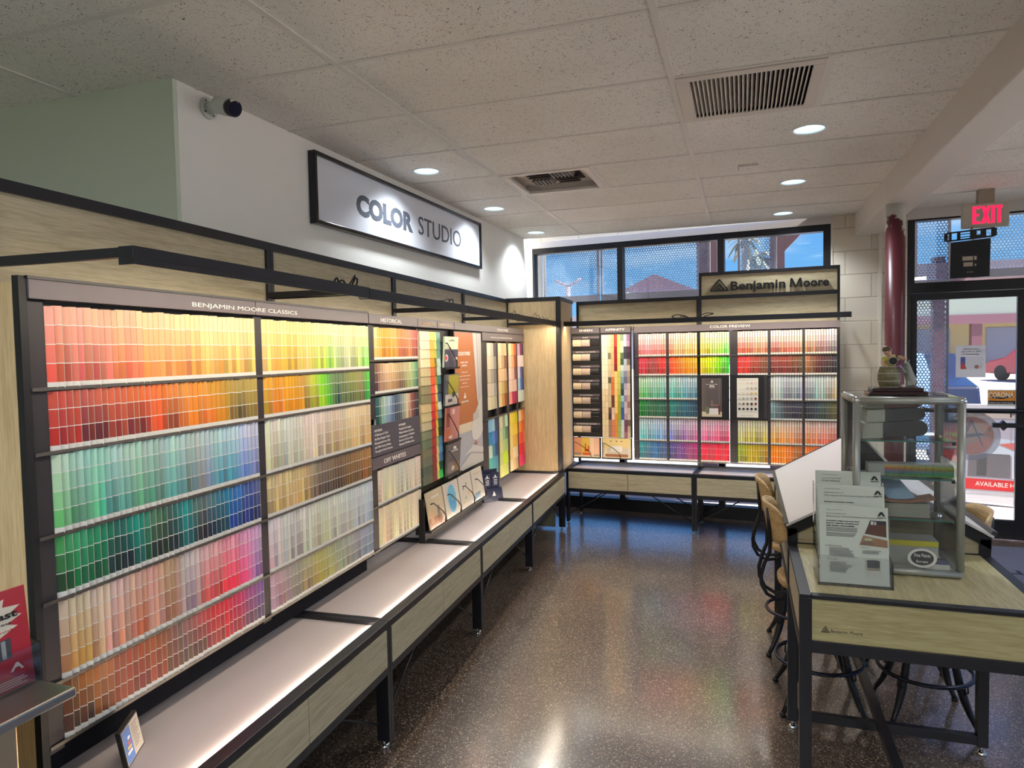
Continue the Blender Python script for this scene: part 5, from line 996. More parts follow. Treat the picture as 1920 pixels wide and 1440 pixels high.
for i, (x, y, a, lb) in enumerate(places):
    o = st if i == 0 else copy_tree(st)
    o.location = (x, y, 0); o.rotation_euler = (0, 0, a)
    if lb: o['label'] = lb
    if i: ROOTS.append(o)

# ------------------------------------------------------------------ display case on the table
CX0, CX1, CY0, CY1, CZ0, CZ1 = .388, .716, 2.735, 3.035, .7955, 1.432
t = thing('display_case', 'small aluminium and glass display case standing on the island table', 'display case', G, (.55, 2.88, CZ0))
p_ = .013
for x, y in ((CX0, CY0), (CX1, CY0), (CX0, CY1), (CX1, CY1)): MB().tube([(x, y, CZ0 + .028), (x, y, CZ1 - .02)], p_, 14).build('post', ALU, t)
for nm, z in (('top_rail', CZ1 - .014), ('bottom_rail', CZ0 + .014)):
    for a, c in (((CX0, CY0), (CX1, CY0)), ((CX1, CY0), (CX1, CY1)), ((CX1, CY1), (CX0, CY1)), ((CX0, CY1), (CX0, CY0))):
        MB().tube([(a[0], a[1], z), (c[0], c[1], z)], .0135, 12).build(nm, ALU, t)
for x, y in ((CX0, CY0), (CX1, CY0), (CX0, CY1), (CX1, CY1)): MB().lathe([(.0, -.015), (.010, -.012), (.0155, 0), (.012, .012), (0, .0165)], x, y, 14, zc=CZ1 - .015).build('corner_cap', CHROME, t)
MB().box(CX0 + .01, CX1 - .01, CY0 + .01, CY1 - .01, CZ0 + .012, CZ0 + .02).build('floor_plate', mat('case_base', (196, 198, 192), .4), t)
for nm, a in (('front_glass', (CX0 + .012, CX1 - .012, CY0 - .002, CY0 + .002)), ('back_glass', (CX0 + .012, CX1 - .012, CY1 - .002, CY1 + .002)), ('side_glass', (CX0 - .002, CX0 + .002, CY0 + .012, CY1 - .012)), ('side_glass', (CX1 - .002, CX1 + .002, CY0 + .012, CY1 - .012))): MB().box(*a, CZ0 + .026, CZ1 - .026).build(nm, CGLASS, t)
MB().box(CX0 + .008, CX1 - .008, CY0 + .008, CY1 - .008, CZ1 - .006, CZ1 - .001).build('top_glass', CGLASS, t)
SHZ = (1.270, 1.136, .990)
for z in SHZ:
    s_ = MB().box(CX0 + .016, CX1 - .016, CY0 + .012, CY1 - .012, z, z + .005).build('shelf', CGLASS, t)
    sub(MB().box(CX0 + .016, CX1 - .016, CY0 + .009, CY0 + .012, z, z + .005).build('shelf_edge', EDGEG, t), s_)
    for x in (CX0 + .018, CX1 - .018): sub(MB().tube([(x, CY0 + .02, z - .009), (x, CY0 + .02, z + .0)], .006, 8).build('shelf_clip', BLACK2, t), s_)
oc = MB(); P_ = El(.598, .862, .046, .034, 28); oc.face([(u, CY0 - .0065, v) for u, v in P_], lin((206, 206, 200))); P_ = El(.598, .862, .036, .026, 28); oc.face([(u, CY0 - .007, v) for u, v in P_], lin((70, 74, 74)))
dc = oc.build('oval_decal', PAPER, t); text('Fine Paints', .598, CY0 - .0072, .866, .016, LETW, dc, width=.05, height=.012, ext=.0002, align='CENTER'); text('Europe', .598, CY0 - .0072, .846, .016, LETW, dc, width=.036, height=.011, ext=.0002, align='CENTER')
# things inside the case
FOIL = mat('clear_wrapped_black', (36, 36, 40), .12, coat=.6); SPINE = mat('grey_card_spine', (176, 178, 164), .6)
def deck(x0, x1, y0, y1, z0, h, tilt, label, m=FOIL):
    t = thing('sample_deck', label, 'sample deck', G, (x0, y0, z0), 'sample decks in the glass case')
    L_ = x1 - x0; sp = x0 + L_ * .32
    def pz(x): return z0 + (x - x0) * tilt
    b = MB(); b.hexa([(x0, y0, pz(x0)), (sp, y0, pz(sp)), (sp, y1, pz(sp)), (x0, y1, pz(x0))], [(x0 + .004, y0, pz(x0) + h), (sp, y0, pz(sp) + h), (sp, y1, pz(sp) + h), (x0 + .004, y1, pz(x0) + h)]); b.build('card_sleeve', SPINE, t)
    out = [(sp, pz(sp))] + [(x1 - h * .5 + h * .5 * math.sin(a), pz(x1) + h * .5 - h * .5 * math.cos(a)) for a in [PI * k / 8 for k in range(9)]] + [(sp, pz(sp) + h)]
    b = MB(); b.prism([(x, y0 + .003, z) for x, z in out], (0, y1 - y0 - .006, 0)); b.build('wrapped_cards', m, t)
deck(.413, .625, 2.78, 2.93, 1.2755, .055, .06, 'shrink-wrapped black card deck with grey sleeve, lying on the top glass shelf')
deck(.428, .618, 2.79, 2.93, 1.334, .045, .05, 'shrink-wrapped black card deck stacked second on the top shelf')
deck(.430, .61, 2.80, 2.93, 1.384, .030, .03, 'red-wrapped card deck at the top of the stack in the case', mat('maroon_wrap', (120, 40, 56), .2, coat=.5))
ch = [([], (170, 174, 166))]; CCs = [(206, 170, 90), (200, 130, 70), (170, 96, 80), (130, 120, 150), (90, 120, 160), (70, 120, 90), (110, 150, 80)]
for c in range(10):
    for r in range(7): ch.append((R_(.20 + c * .08, .275 + c * .08, .9 - (r + 1) * .125, .9 - r * .125), tuple(v * (1 - .03 * c) + (6 * c if i == 1 else 0) for i, v in enumerate(CCs[r]))))
sheet(G, .432, .702, 1.1435, 1.186, 2.775, 'colour_chart', 'striped rainbow colour chart lying along the middle glass shelf', 'colour chart', ch, thick=.06)
BK = mat('dark_photo_cover', (40, 34, 34), .25)
MB().prism([(.41, 2.86, 1.262), (.425, 2.86, 1.266), (.53, 2.86, 1.150), (.41, 2.86, 1.145)], (0, .11, 0)).build('picture_book', BK, base=(.41, 2.86, 1.142)); tag(D.objects['picture_book'], 'dark picture book leaning diagonally on the middle glass shelf', 'book')
o = MB().prism([(.428, 2.858, 1.266), (.436, 2.858, 1.266), (.545, 2.858, 1.146), (.533, 2.858, 1.146)], (0, .115, 0)).build('white_card', WH, base=(.428, 2.858, 1.146)); tag(o, 'white-edged card leaning along the dark picture book', 'card')
PB = mat('pale_blue_card', (176, 206, 232), .3)
o = MB().hexa([(.50, 2.78, 1.055), (.60, 2.78, 1.048), (.60, 2.90, 1.048), (.50, 2.90, 1.055)], [(.50, 2.785, 1.058), (.60, 2.785, 1.051), (.56, 2.90, 1.108), (.47, 2.90, 1.110)]).build('card', PB, base=(.5, 2.78, 1.04)); tag(o, 'pale blue card lying open on the grey sample block', 'card')
b = MB(); n = 10
for k in range(n):
    u0, u1 = k / n, (k + 1) / n; z = lambda u: 1.052 + .012 * (u - .45) ** 2 * 4 - .004; 
    b.hexa([(.445 + .20 * u0, 2.765, z(u0)), (.445 + .20 * u1, 2.765, z(u1)), (.445 + .20 * u1, 2.84, z(u1)), (.445 + .20 * u0, 2.84, z(u0))], [(.445 + .20 * u0, 2.765, z(u0) + .009), (.445 + .20 * u1, 2.765, z(u1) + .009), (.445 + .20 * u1, 2.84, z(u1) + .009), (.445 + .20 * u0, 2.84, z(u0) + .009)])
tag(b.build('wood_sample', mat('red_brown_wood', (150, 108, 84), .4), base=(.445, 2.765, 1.046)), 'thin curved brown wood sample over the grey block in the case', 'wood sample')
b = MB()
for k in range(9): b.box(.452 + .001 * (k % 2), .632 - .001 * (k % 3), 2.775, 2.9, .9955 + k * .0055, .9955 + k * .0055 + .005, lin((170 - 8 * (k % 3), 166 - 6 * (k % 2), 150)))
tag(b.build('sample_block', PAPER, base=(.452, 2.775, .9955)), 'thick block of stacked grey sample cards on the lowest glass shelf', 'sample block')
o = MB().tube([(.646, 2.78, .972 + .03), (.660, 2.79, .972 + .03)], .016, 16).build('clear_knob', CHROME, base=(.646, 2.78, .9855)); tag(o, 'small round silver knob beside the grey sample block', 'knob')
o = MB().box(.46, .665, 2.80, 2.90, .8165, .905, lin((176, 178, 170))).box(.46, .665, 2.797, 2.80, .885, .905, lin((206, 196, 60))).build('sample_box', PAPER, base=(.46, 2.8, .8165)); tag(o, 'grey sample box with glittery yellow band on the case floor', 'box')
o = MB().box(.615, .69, 2.755, 2.79, .8165, .835, lin((206, 206, 200))).box(.62, .685, 2.757, 2.788, .835, .848, lin((84, 84, 130))).build('bead_tray', PAPER, base=(.615, 2.755, .8165)); tag(o, 'small white tray of blue-violet beads on the case floor', 'tray')

# ------------------------------------------------------------------ brochure holder and brochures
t = thing('brochure_holder', 'clear acrylic three-tier brochure holder standing on the island table', 'brochure holder', G, (.36, 2.64, TZ))
def acr(y0, z0, zf, lean=.045, x0=.246, x1=.474):
    b = MB(); b.hexa([(x0, y0, z0), (x1, y0, z0), (x1, y0 + .003, z0), (x0, y0 + .003, z0)], [(x0, y0 + lean * (zf - z0) / .26, zf), (x1, y0 + lean * (zf - z0) / .26, zf), (x1, y0 + .003 + lean * (zf - z0) / .26, zf), (x0, y0 + .003 + lean * (zf - z0) / .26, zf)]); return b
for k, (y0, z0) in enumerate(((2.548, .7955), (2.615, .835), (2.680, .872))):
    acr(y0, z0, z0 + .10).build('front_pocket', ACRY, t); acr(y0 + .028, z0, z0 + .235).build('back_sheet', ACRY, t); MB().box(.246, .474, y0, y0 + .031, z0 - .0005, z0 + .003).build('pocket_floor', ACRY, t)
MB().prism([(.2445, 2.548, .7955), (.2445, 2.745, .7955), (.2445, 2.755, 1.12), (.2445, 2.735, 1.12), (.2445, 2.72, .95), (.2445, 2.66, .95), (.2445, 2.652, .90), (.2445, 2.56, .88)], (.0025, 0, 0)).build('side_wall', ACRY, t)
MB().prism([(.4735, 2.548, .7955), (.4735, 2.745, .7955), (.4735, 2.755, 1.12), (.4735, 2.735, 1.12), (.4735, 2.72, .95), (.4735, 2.66, .95), (.4735, 2.652, .90), (.4735, 2.56, .88)], (.0025, 0, 0)).build('side_wall', ACRY, t)
BLKT = mat('print_black', (30, 30, 32), .5); GRT = mat('print_grey', (110, 112, 108), .5)
PGE = (196, 204, 192)
def broch(y0, z0, label, title, head, full=False):
    x0, x1, z1 = .252, .467, z0 + .258
    ly = [([], PGE)]
    random.seed(4)
    if full:
        ly += [([(.66, .655), (.97, .62), (.97, .78), (.72, .78)], (84, 48, 36)), ([(.72, .78), (.97, .78), (.97, .83), (.74, .83)], (40, 34, 36)), (R_(.75, .79, .775, .82), (200, 200, 196)), (R_(.80, .83, .775, .815), (190, 190, 186)), ([(.58, .51), (.98, .49), (.98, .585), (.64, .635)], (150, 118, 92)), ([(.58, .51), (.78, .51), (.78, .56), (.63, .56)], (120, 96, 84)), (R_(.66, .76, .57, .60), (170, 180, 140)), ([(.78, .51), (.98, .49), (.98, .585), (.80, .60)], (140, 104, 76))]
        ly += textlines(.1, .56, .66, .72, 4, (120, 124, 118), .5, .05) + textlines(.1, .54, .60, .65, 3, (120, 124, 118), .5, .1)
        ly += textlines(.14, .52, .35, .46, 7, (140, 144, 138), .55, .3) + textlines(.62, .9, .40, .45, 3, (140, 144, 138), .55, .2) + textlines(.14, .5, .14, .28, 8, (140, 144, 138), .55, .4)
        ly += [(R_(.68, .86, .14, .33), (196, 196, 188)), (R_(.68, .86, .23, .31), (34, 50, 50)), (El(.77, .315, .10, .018), (50, 60, 60)), (R_(.68, .86, .20, .225), (150, 130, 100)), (El(.77, .14, .09, .012), (196, 196, 188))]
    else: ly += [([(.66, .55), (.98, .55), (.98, .60), (.69, .60)], (96, 70, 56))]
    o = sheet(G, x0, x1, z0, z1, y0, 'brochure', label, 'brochure', ly, 'brochures in the acrylic holder', thick=.003, tilt=.045 * .258 / .26)
    o['_b'] = [x0, y0, z0]
    W2 = x1 - x0
    def tx(s_, u, v, h, wid, m=BLKT, bold=0.0):
        a = text(s_, x0 + u * W2, y0 + .045 * v - .003, z0 + v * .258, h * 1.4, m, o, width=wid * W2, height=h, ext=.0002, bold=bold); return a
    tx('WOOD COATING SYSTEMS', .1, .945, .0025, .24, GRT); tx('Wood Coating Solutions', .1, .895, .0042, .30, BLKT, .0002); tx(title, .1, .855, .0068, min(.8, .035 * len(title)), GRT)
    tx('AXALTA', .84, .865, .0042, .13, BLKT, .0002)
    b = MB(); c = x0 + .905 * W2; z = z0 + .892 * .258; yy = y0 + .045 * .9 - .003
    b.prism([(c - .012, yy, z), (c - .005, yy, z), (c - .002, yy, z + .006), (c + .002, yy, z + .006), (c + .004, yy, z), (c + .012, yy, z), (c + .003, yy, z + .014), (c - .004, yy, z + .014)], (0, .0015, 0)); q = b.build('logo', BLKT, base=(x0, y0, z0)); q.parent = o; q.location = (0, 0, 0)
    for i, s_ in enumerate(head): tx(s_, .1, .80 - i * .032 + (.0 if full else -.03), .0048, .024 * len(s_) * .6, BLKT, .0003)
    if full: tx('KEY BENEFITS AND USES', .08, .475, .0032, .24); tx('Perfect for:', .6, .475, .0032, .13); tx('HOW TO APPLY:', .1, .30, .0032, .16)
broch(2.562, .802, 'white Amarium lacquer brochure with wood cabinets and a paint can, front tier', 'Amarium Pre-Catalyzed Lacquers', ['A premium, single-component finish', 'ideal for cabinets, furniture and', 'other interior wood surfaces.'], True)
broch(2.629, .862, 'white Ultraguard varnish brochure in the middle tier', 'Ultraguard Conversion Varnish', ['Ultraguard conversion varnishes'])
broch(2.694, .902, 'white Cerulean brochure in the highest back tier of the acrylic holder', 'Cerulean', ['Water-borne coatings'])

# ------------------------------------------------------------------ figurine on the case
FZ = CZ1
t = thing('figurine', 'porcelain boy leaning out of a barrel with a grey dog on a wooden base', 'figurine', G, (.535, 2.87, FZ))
b = MB(); b.prism([(.440, 2.81, FZ), (.632, 2.81, FZ), (.632, 2.93, FZ), (.440, 2.93, FZ)], (0, 0, .012)); b.build('lower_base', mat('dark_mahogany', (52, 26, 26), .25), t, .002)
MB().box(.452, .620, 2.82, 2.92, FZ + .012, FZ + .026).build('upper_base', MATS['dark_mahogany'], t, .002)
b = MB(); z0 = FZ + .026; b.lathe([(.030, 0), (.034, .012), (.0375, .03), (.0375, .046), (.034, .064), (.030, .078), (.026, .078), (.02, .07)], .515, 2.87, 26, zc=z0); b.build('barrel', mat('olive_barrel', (112, 106, 74), .4), t)
HOOP = mat('pewter_hoop', (170, 170, 158), .35)
for zz, r in ((.002, .0315), (.024, .0372), (.052, .0372), (.077, .0312)): MB().lathe([(r, -.0016), (r + .0012, 0), (r, .0016)], .515, 2.87, 26, zc=z0 + zz).build('hoop', HOOP, t)
text('Benjamin Moore', .493, 2.8315, z0 + .034, .008, BLKT, t, width=.044, height=.005, ext=.0002); text('1883  1983', .498, 2.8325, z0 + .012, .008, BLKT, t, width=.03, height=.004, ext=.0002)
def skin(name, verts, edges, rad, m, root, lv=2, rootv=0):
    me = D.meshes.new(name); bb = Vector(root['_b']); me.from_pydata([tuple(Vector(v) - bb) for v in verts], edges, []); me.materials.append(m)
    o = D.objects.new(name, me); COL.objects.link(o); o.parent = root
    md = o.modifiers.new('skin', 'SKIN'); md.use_smooth_shade = True
    lay = me.skin_vertices[0].data if me.skin_vertices else None
    if lay is None:
        bm = bmesh.new(); bm.from_mesh(me); bm.verts.layers.skin.verify(); bm.to_mesh(me); bm.free(); lay = me.skin_vertices[0].data
    for i, r in enumerate(rad): lay[i].radius = (r, r) if not isinstance(r, tuple) else r; lay[i].use_root = (i == rootv)
    s_ = o.modifiers.new('smooth', 'SUBSURF'); s_.levels = lv; s_.render_levels = lv
    dg = bpy.context.evaluated_depsgraph_get(); dg.update(); me2 = D.meshes.new_from_object(o.evaluated_get(dg)); o.modifiers.clear(); o.data = me2
    for p in me2.polygons: p.use_smooth = True
    if not me2.materials: me2.materials.append(m)
    return o
SKIN = mat('porcelain_skin', (198, 160, 136), .35); SHIRT = mat('yellow_green_shirt', (186, 178, 84), .4); HAIR = mat('brown_hair_glaze', (96, 72, 54), .4)
V = [(.522, 2.872, z0 + .07), (.520, 2.870, z0 + .088), (.518, 2.868, z0 + .106), (.515, 2.862, z0 + .118), (.508, 2.858, z0 + .130), (.505, 2.856, z0 + .140),
     (.500, 2.868, z0 + .108), (.492, 2.862, z0 + .096), (.494, 2.848, z0 + .084), (.506, 2.842, z0 + .078),
     (.536, 2.866, z0 + .112), (.552, 2.860, z0 + .110), (.564, 2.850, z0 + .106), (.570, 2.846, z0 + .104)]
skin('body', V, [(0, 1), (1, 2), (2, 3), (3, 4), (4, 5), (2, 6), (6, 7), (7, 8), (8, 9), (2, 10), (10, 11), (11, 12), (12, 13)], [.015, .015, .0125, .007, .0150, .0135, .0085, .0075, .006, .005, .0085, .0075, .006, .005], SKIN, t)
skin('shirt', [V[0], V[1], V[2], V[6], V[7], V[10], (.548, 2.861, z0 + .110)], [(0, 1), (1, 2), (2, 3), (3, 4), (2, 5), (5, 6)], [.0185, .0175, .0150, .0110, .0100, .0105, .0095], SHIRT, t)
b = MB(); b.lathe([(.0001, .0165), (.010, .0145), (.0155, .008), (.0165, .001), (.0150, -.004)], .5075, 2.862, 18, zc=z0 + .138); b.build('hair', HAIR, t)
b = MB(); b.lathe([(.0022, -.001), (.0022, .001)], .499, 2.8425, 8, zc=z0 + .136).lathe([(.0022, -.001), (.0022, .001)], .510, 2.8415, 8, zc=z0 + .135); b.build('eyes', BLKT, t)
b = MB(); b.lathe([(.0002, -.003), (.0025, 0), (.0002, .003)], .503, 2.840, 8, zc=z0 + .130); b.build('nose', SKIN, t)
b = MB(); b.box(.499, .507, 2.8420, 2.8435, z0 + .1235, z0 + .1248); b.build('mouth', mat('red_glaze', (150, 60, 56), .4), t)
MB().tube([(.524, 2.838, z0 + .098), (.524, 2.848, z0 + .098)], [.0125, .0145], 20).build('can_mouth', BLACK2, t)
MB().tube([(.524, 2.842, z0 + .098), (.524, 2.852, z0 + .098)], .0152, 20).build('paint_can', HOOP, t)
b = MB(); b.tube([(.543, 2.845, z0 + .082), (.548, 2.85, z0 + .076), (.552, 2.85, z0 + .070)], [.004, .006, .004], 8); b.build('rag', mat('mauve_rag', (150, 120, 160), .5), t)
DOG = mat('grey_dog_glaze', (142, 144, 134), .5)
dv = [(.590, 2.87, z0 + .018), (.584, 2.868, z0 + .042), (.576, 2.866, z0 + .064), (.574, 2.864, z0 + .080), (.572, 2.862, z0 + .091), (.562, 2.858, z0 + .086),
      (.570, 2.862, z0 + .054), (.560, 2.856, z0 + .062), (.554, 2.852, z0 + .074), (.578, 2.856, z0 + .014), (.568, 2.846, z0 + .006), (.600, 2.868, z0 + .006), (.607, 2.872, z0 + .016), (.603, 2.872, z0 + .032)]
skin('dog', dv, [(0, 1), (1, 2), (2, 3), (3, 4), (4, 5), (2, 6), (6, 7), (7, 8), (0, 9), (9, 10), (0, 11), (11, 12), (12, 13)], [.0185, .0175, .0140, .0105, .0115, .0062, .0075, .0055, .005, .0125, .006, .006, .0035, .0025], DOG, t)
b = MB(); b.hexa([(.574, 2.856, z0 + .095), (.579, 2.858, z0 + .095), (.579, 2.861, z0 + .095), (.574, 2.859, z0 + .095)], [(.579, 2.855, z0 + .102), (.583, 2.857, z0 + .100), (.583, 2.859, z0 + .100), (.579, 2.857, z0 + .102)]); b.lathe([(.0015, -.001), (.0015, .001)], .567, 2.8535, 6, zc=z0 + .093); b.build('dog_ear', DOG, t)
MB().lathe([(.0001, 0), (.0055, .002), (.0065, .006), (.004, .011), (.0001, .012)], .557, 2.845, 12, zc=z0).build('ball', mat('cream_ball', (206, 200, 184), .4), t)

# ------------------------------------------------------------------ stainless counter, drum and red brochure at the near left
t = thing('steel_counter', 'stainless steel counter corner beside the nearest end of the strips', 'counter', G, (-1.6, .6, 0))
MB().box(-2.4, -1.390, -.6, 1.096, .878, .900).build('top', STEEL, t, .004)
MB().box(-2.38, -1.47, -.55, 1.02, .10, .878).build('body', mat('polished_steel_panel', (228, 208, 170), .3, 1, bump=(3, .35)), t, .004)
MB().box(-2.3, -1.52, -.5, .97, 0, .10).build('plinth', BLACK2, t)
t = thing('brochure_holder', 'clear acrylic holder for the red brochure on the steel counter', 'brochure holder', G, (-1.53, .95, .9))
MB().box(-1.500, -1.497, .84, 1.10, .9005, .985).build('front_pocket', ACRY, t); MB().prism([(-1.498, 1.098, .9005), (-1.585, 1.098, .9005), (-1.585, 1.098, 1.02), (-1.56, 1.098, 1.03), (-1.53, 1.098, .99), (-1.498, 1.098, .985)], (0, .003, 0)).build('side_wall', ACRY, t)
MB().box(-1.585, -1.498, .84, 1.10, .9005, .903).build('base', ACRY, t); MB().box(-1.560, -1.556, .84, 1.10, .903, 1.06).build('back_sheet', ACRY, t)
f4 = Fr(-1.508, .855, PI / 2 - .02)
ly = [([], (176, 28, 46)), ([(.0, .35), (.35, .42), (.62, .50), (.9, .62), (.80, .66), (.95, .72), (.84, .76), (.94, .82), (.78, .84), (.80, .92), (.55, .85), (.2, .8), (0, .75)], (214, 204, 186)), (R_(.55, .82, .32, .52), (64, 66, 70)), (R_(.60, .64, .33, .51), (150, 150, 150)), (R_(.73, .77, .33, .51), (150, 150, 150)), ([(.5, .52), (.54, .52), (.56, .60), (.72, .61), (.72, .63), (.52, .62)], (40, 40, 42)), ([(.1, .16), (.5, .2), (.62, .3), (.4, .3), (.15, .24)], (26, 24, 28)), (R_(0, 1, 0, .13), (150, 22, 40)), ([(.78, .18), (.81, .18), (.83, .21), (.87, .21), (.88, .18), (.91, .18), (.86, .26), (.84, .26)], (230, 226, 224))] + textlines(.45, .95, .02, .11, 4, (220, 190, 190), .45, .4)
o = sheet(f4, 0, .232, .9035, 1.118, 0, 'brochure', 'red brochure with sprayer picture and the word Blast on the steel counter', 'brochure', ly, thick=.003, tilt=.02)
o['_b'] = [0, 0, .9035]; text('Blast', .138, .013, 1.058, .02, BLKT, o, width=.072, height=.016, ext=.0003, bold=.0006); text('Airless', .145, .012, 1.045, .01, BLKT, o, width=.05, height=.006, ext=.0002); text('X', .15, .016, 1.092, .03, LETW, o, width=.02, height=.016, ext=.0003, bold=.001); text('Spray a Fine Finish', .05, .010, 1.03, .01, mat('red_print', (176, 40, 50), .5), o, width=.15, height=.006, ext=.0002)

# doormat
t = thing('doormat', 'grey blue doormat with dark lettering before the glass door', 'doormat', G, (2.2, 5.7, 0))
MB().box(1.72, 3.1, 5.12, 6.32, 0.0, .008).build('mat', mat('grey_blue_carpet', (96, 98, 118), .9, bump=(300, .6)), t)
me = text_mesh('Benjamin Moore', .2, ext=.0005, bold=.004).copy(); me.materials.clear(); me.materials.append(mat('navy_lettering', (30, 34, 60), .8)); o = D.objects.new('lettering', me); COL.objects.link(o); o.parent = t; o.location = (3.02 - 2.2, 5.66 - 5.7 , .0086); o.rotation_euler = (0, 0, PI)
# door decals and notices
DP = lambda: .034
def onglass(x0, x1, z0, z1, name, label, cat, ly, thick=.0015): 
    o = sheet(S, x0, x1, z0, z1, .036, name, label, cat, ly, thick=thick); o['_b'] = [x0, .036, z0]; return o
sx = lambda wx: (wx + 2.18) * 1.005
o = onglass(sx(1.676), sx(1.884), 1.335, 1.600, 'paper_notice', 'white paper notice about Memorial Day closing taped to the door glass', 'notice', [([], (206, 206, 216)), (R_(.16, .92, .26, .64), (196, 196, 206)), ([(.16, .64), (.32, .64), (.32, .34), (.16, .34)], (70, 84, 150)), ([(.16, .34), (.22, .50), (.36, .30), (.36, .26), (.16, .26)], (180, 70, 70)), (El(.70, .33, .08, .06), (150, 110, 100)), (R_(.82, .85, .28, .42), (190, 160, 160))])
for i, (s_, w2) in enumerate((('Kelly Paints will be', .11), ('closed May 26, 2025', .135), ('for Memorial Day', .12))): text(s_, sx(1.78) - w2 / 2, .0352, 1.565 - i * .021, .018, BLKT, o, width=w2, height=.013, ext=.0003)
o = onglass(sx(1.898), sx(2.09), 1.100, 1.236, 'corona_decal', 'orange and black sticker reading CORONA THANK YOU, COME AGAIN on door glass', 'sticker', [([], (214, 214, 214)), (R_(.03, .98, .12, .92), (206, 130, 30)), (R_(.03, .98, .12, .32), (24, 22, 26)), ([(.08, .5), (.5, .42), (.95, .56), (.9, .70), (.5, .56), (.1, .66)], (30, 24, 24))])
text('CORONA', sx(1.906), .035, 1.172, .05, mat('cream_lettering', (226, 216, 196), .5), o, width=.172, height=.044, ext=.0004, bold=.001); text('THANK YOU, COME AGAIN', sx(1.908), .0350, 1.121, .016, LETW, o, width=.165, height=.012, ext=.0003, bold=.0004)
ly = [(R_(0, 0, 0, 0), (0, 0, 0))]
b = MB(S); cx, cz = sx(1.79), .852; r0 = .205
cpoly = lambda rx, rz, off, c, n=40: b.face([(cx + rx * math.cos(2 * PI * k / n), .0385 - off, cz + rz * math.sin(2 * PI * k / n)) for k in range(n)], lin(c))
cpoly(r0, r0, 0, (150, 156, 172)); cpoly(r0 * .79, r0 * .79, .0004, (206, 196, 190)); cpoly(r0 * .76, r0 * .76, .0008, (214, 156, 146))
pg = lambda pts, off, c: b.face([(cx + u * r0, .0385 - off, cz + v * r0) for u, v in pts], lin(c))
pg([(-.6, -.3), (-.3, .12), (.1, .5), (.6, .52), (.3, .3), (.72, .25), (.4, .1), (.7, .02), (.2, -.2), (-.2, -.45)], .0012, (196, 188, 182))
pg([(-.55, -.42), (-.36, -.42), (.0, .45), (.06, .62), (-.04, .62)], .0016, (140, 150, 170)); pg([(-.3, -.12), (.5, .04), (.3, .12), (-.2, .06)], .0016, (140, 150, 170)); pg([(.04, .6), (.42, -.42), (.38, -.42), (-.01, .55)], .0018, (140, 150, 170))
mdec = attrmat('translucent_decal', .6); N = mdec.node_tree; bs = N.nodes['Principled BSDF']; bs.inputs['Alpha'].default_value = .6
o = b.build('round_decal', mdec, base=(cx, .0385, cz)); tag(o, 'large round grey and red logo decal with letter A on the door glass', 'decal'); o['_b'] = [cx, .0385, cz]
q = text('SPRAY CENTER', cx - .1, .0360, cz + .168, .03, mat('decal_grey', (120, 128, 146), .6), o, width=.2, height=.018, ext=.0002)

# ================================================================== OUTSIDE
struct(MB().box(-60, 70, -30, 140, -.12, -.052).build('ground', mat('sunlit_concrete', (190, 182, 178), .9, bump=(6, .3))))
MAR = mat('maroon_porch_steel', (116, 72, 82), .5); LAV = mat('porch_beam_paint', (150, 122, 130), .5)
GREYF = mat('screen_frame_grey', (132, 132, 150), .5)
def screen(x0, x1, z0, z1, label, y=.30):
    t = thing('perforated_screen', label, 'screen', S, (x0, y, z0), 'perforated screens outside the glass')
    MB(S).box(x0, x1, y, y + .002, z0, z1).build('screen_sheet', PERF, t)
    b = MB(S)
    for a in (x0, x1 - .02): b.box(a, a + .02, y - .01, y + .02, z0, z1)
    b.box(x0, x1, y - .01, y + .02, z0 - .07, z0); b.box(x0, x1, y - .01, y + .02, z1, z1 + .02); b.build('screen_frame', GREYF, t)
screen(-.2, .09, 2.20, 2.74, 'narrow perforated screen at the corner end of the clerestory')
screen(.11, .73, 2.20, 2.74, 'short perforated screen behind the first clerestory pane')
screen(.75, 1.86, 2.20, 2.74, 'long perforated screen behind the first and middle clerestory panes')
screen(2.12, 2.47, 2.20, 2.86, 'perforated screen behind the pane over the shop sign')
screen(3.60, 3.87, 2.17, 2.80, 'perforated screen behind the transom, beside the maroon column')
screen(4.02, 5.2, 2.24, 2.80, 'wide perforated screen behind the transom beyond the EXIT sign')
screen(3.60, 3.86, .45, 2.05, 'tall perforated screen seen through the door, beside its hinge edge')
# porch posts
def post(x0, x1, y0, y1, z1, label, m=MAR): tag(MB().box(x0, x1, y0, y1, -.02, z1).build('porch_post', m), label, 'post', 'porch posts outside')
post(2.05, 2.165, 8.95, 9.07, 2.6, 'maroon porch post seen through the glass door')
post(.318, .485, 9.0, 9.16, 4.2, 'porch post outside the pane over the shop sign', LAV)
post(-.545, -.30, 9.0, 9.16, 4.2, 'porch post outside the middle clerestory pane', LAV)
b = MB(); b.prism([(.46, 9.02, 2.75), (.46, 9.02, 3.0), (.95, 9.02, 3.42), (1.1, 9.02, 3.42)], (0, .1, 0)); tag(b.build('porch_brace', LAV), 'slanting porch brace against the sky above the shop sign', 'brace')
tag(MB().box(1.2, 6.5, 8.9, 9.1, 1.98 + .32, 2.52).build('porch_beam', LAV), 'maroon porch beam crossing behind the door transom', 'beam')
MB_ = MB().box(1.2, 6.5, 8.88, 8.9, 2.26, 2.30).build('porch_lamp_strip', mat('cream_edge', (214, 206, 170), .5)); tag(MB_, 'pale edge strip under the porch beam behind the transom', 'trim')
tag(MB().box(-7, 3.0, 7.2, 9.6, 3.32, 3.42).build('shade_canopy', LAV), 'unseen flat canopy added to shade the pavement outside the big windows', 'canopy')  # out-of-view slab added to keep sun off the pavement by the windows
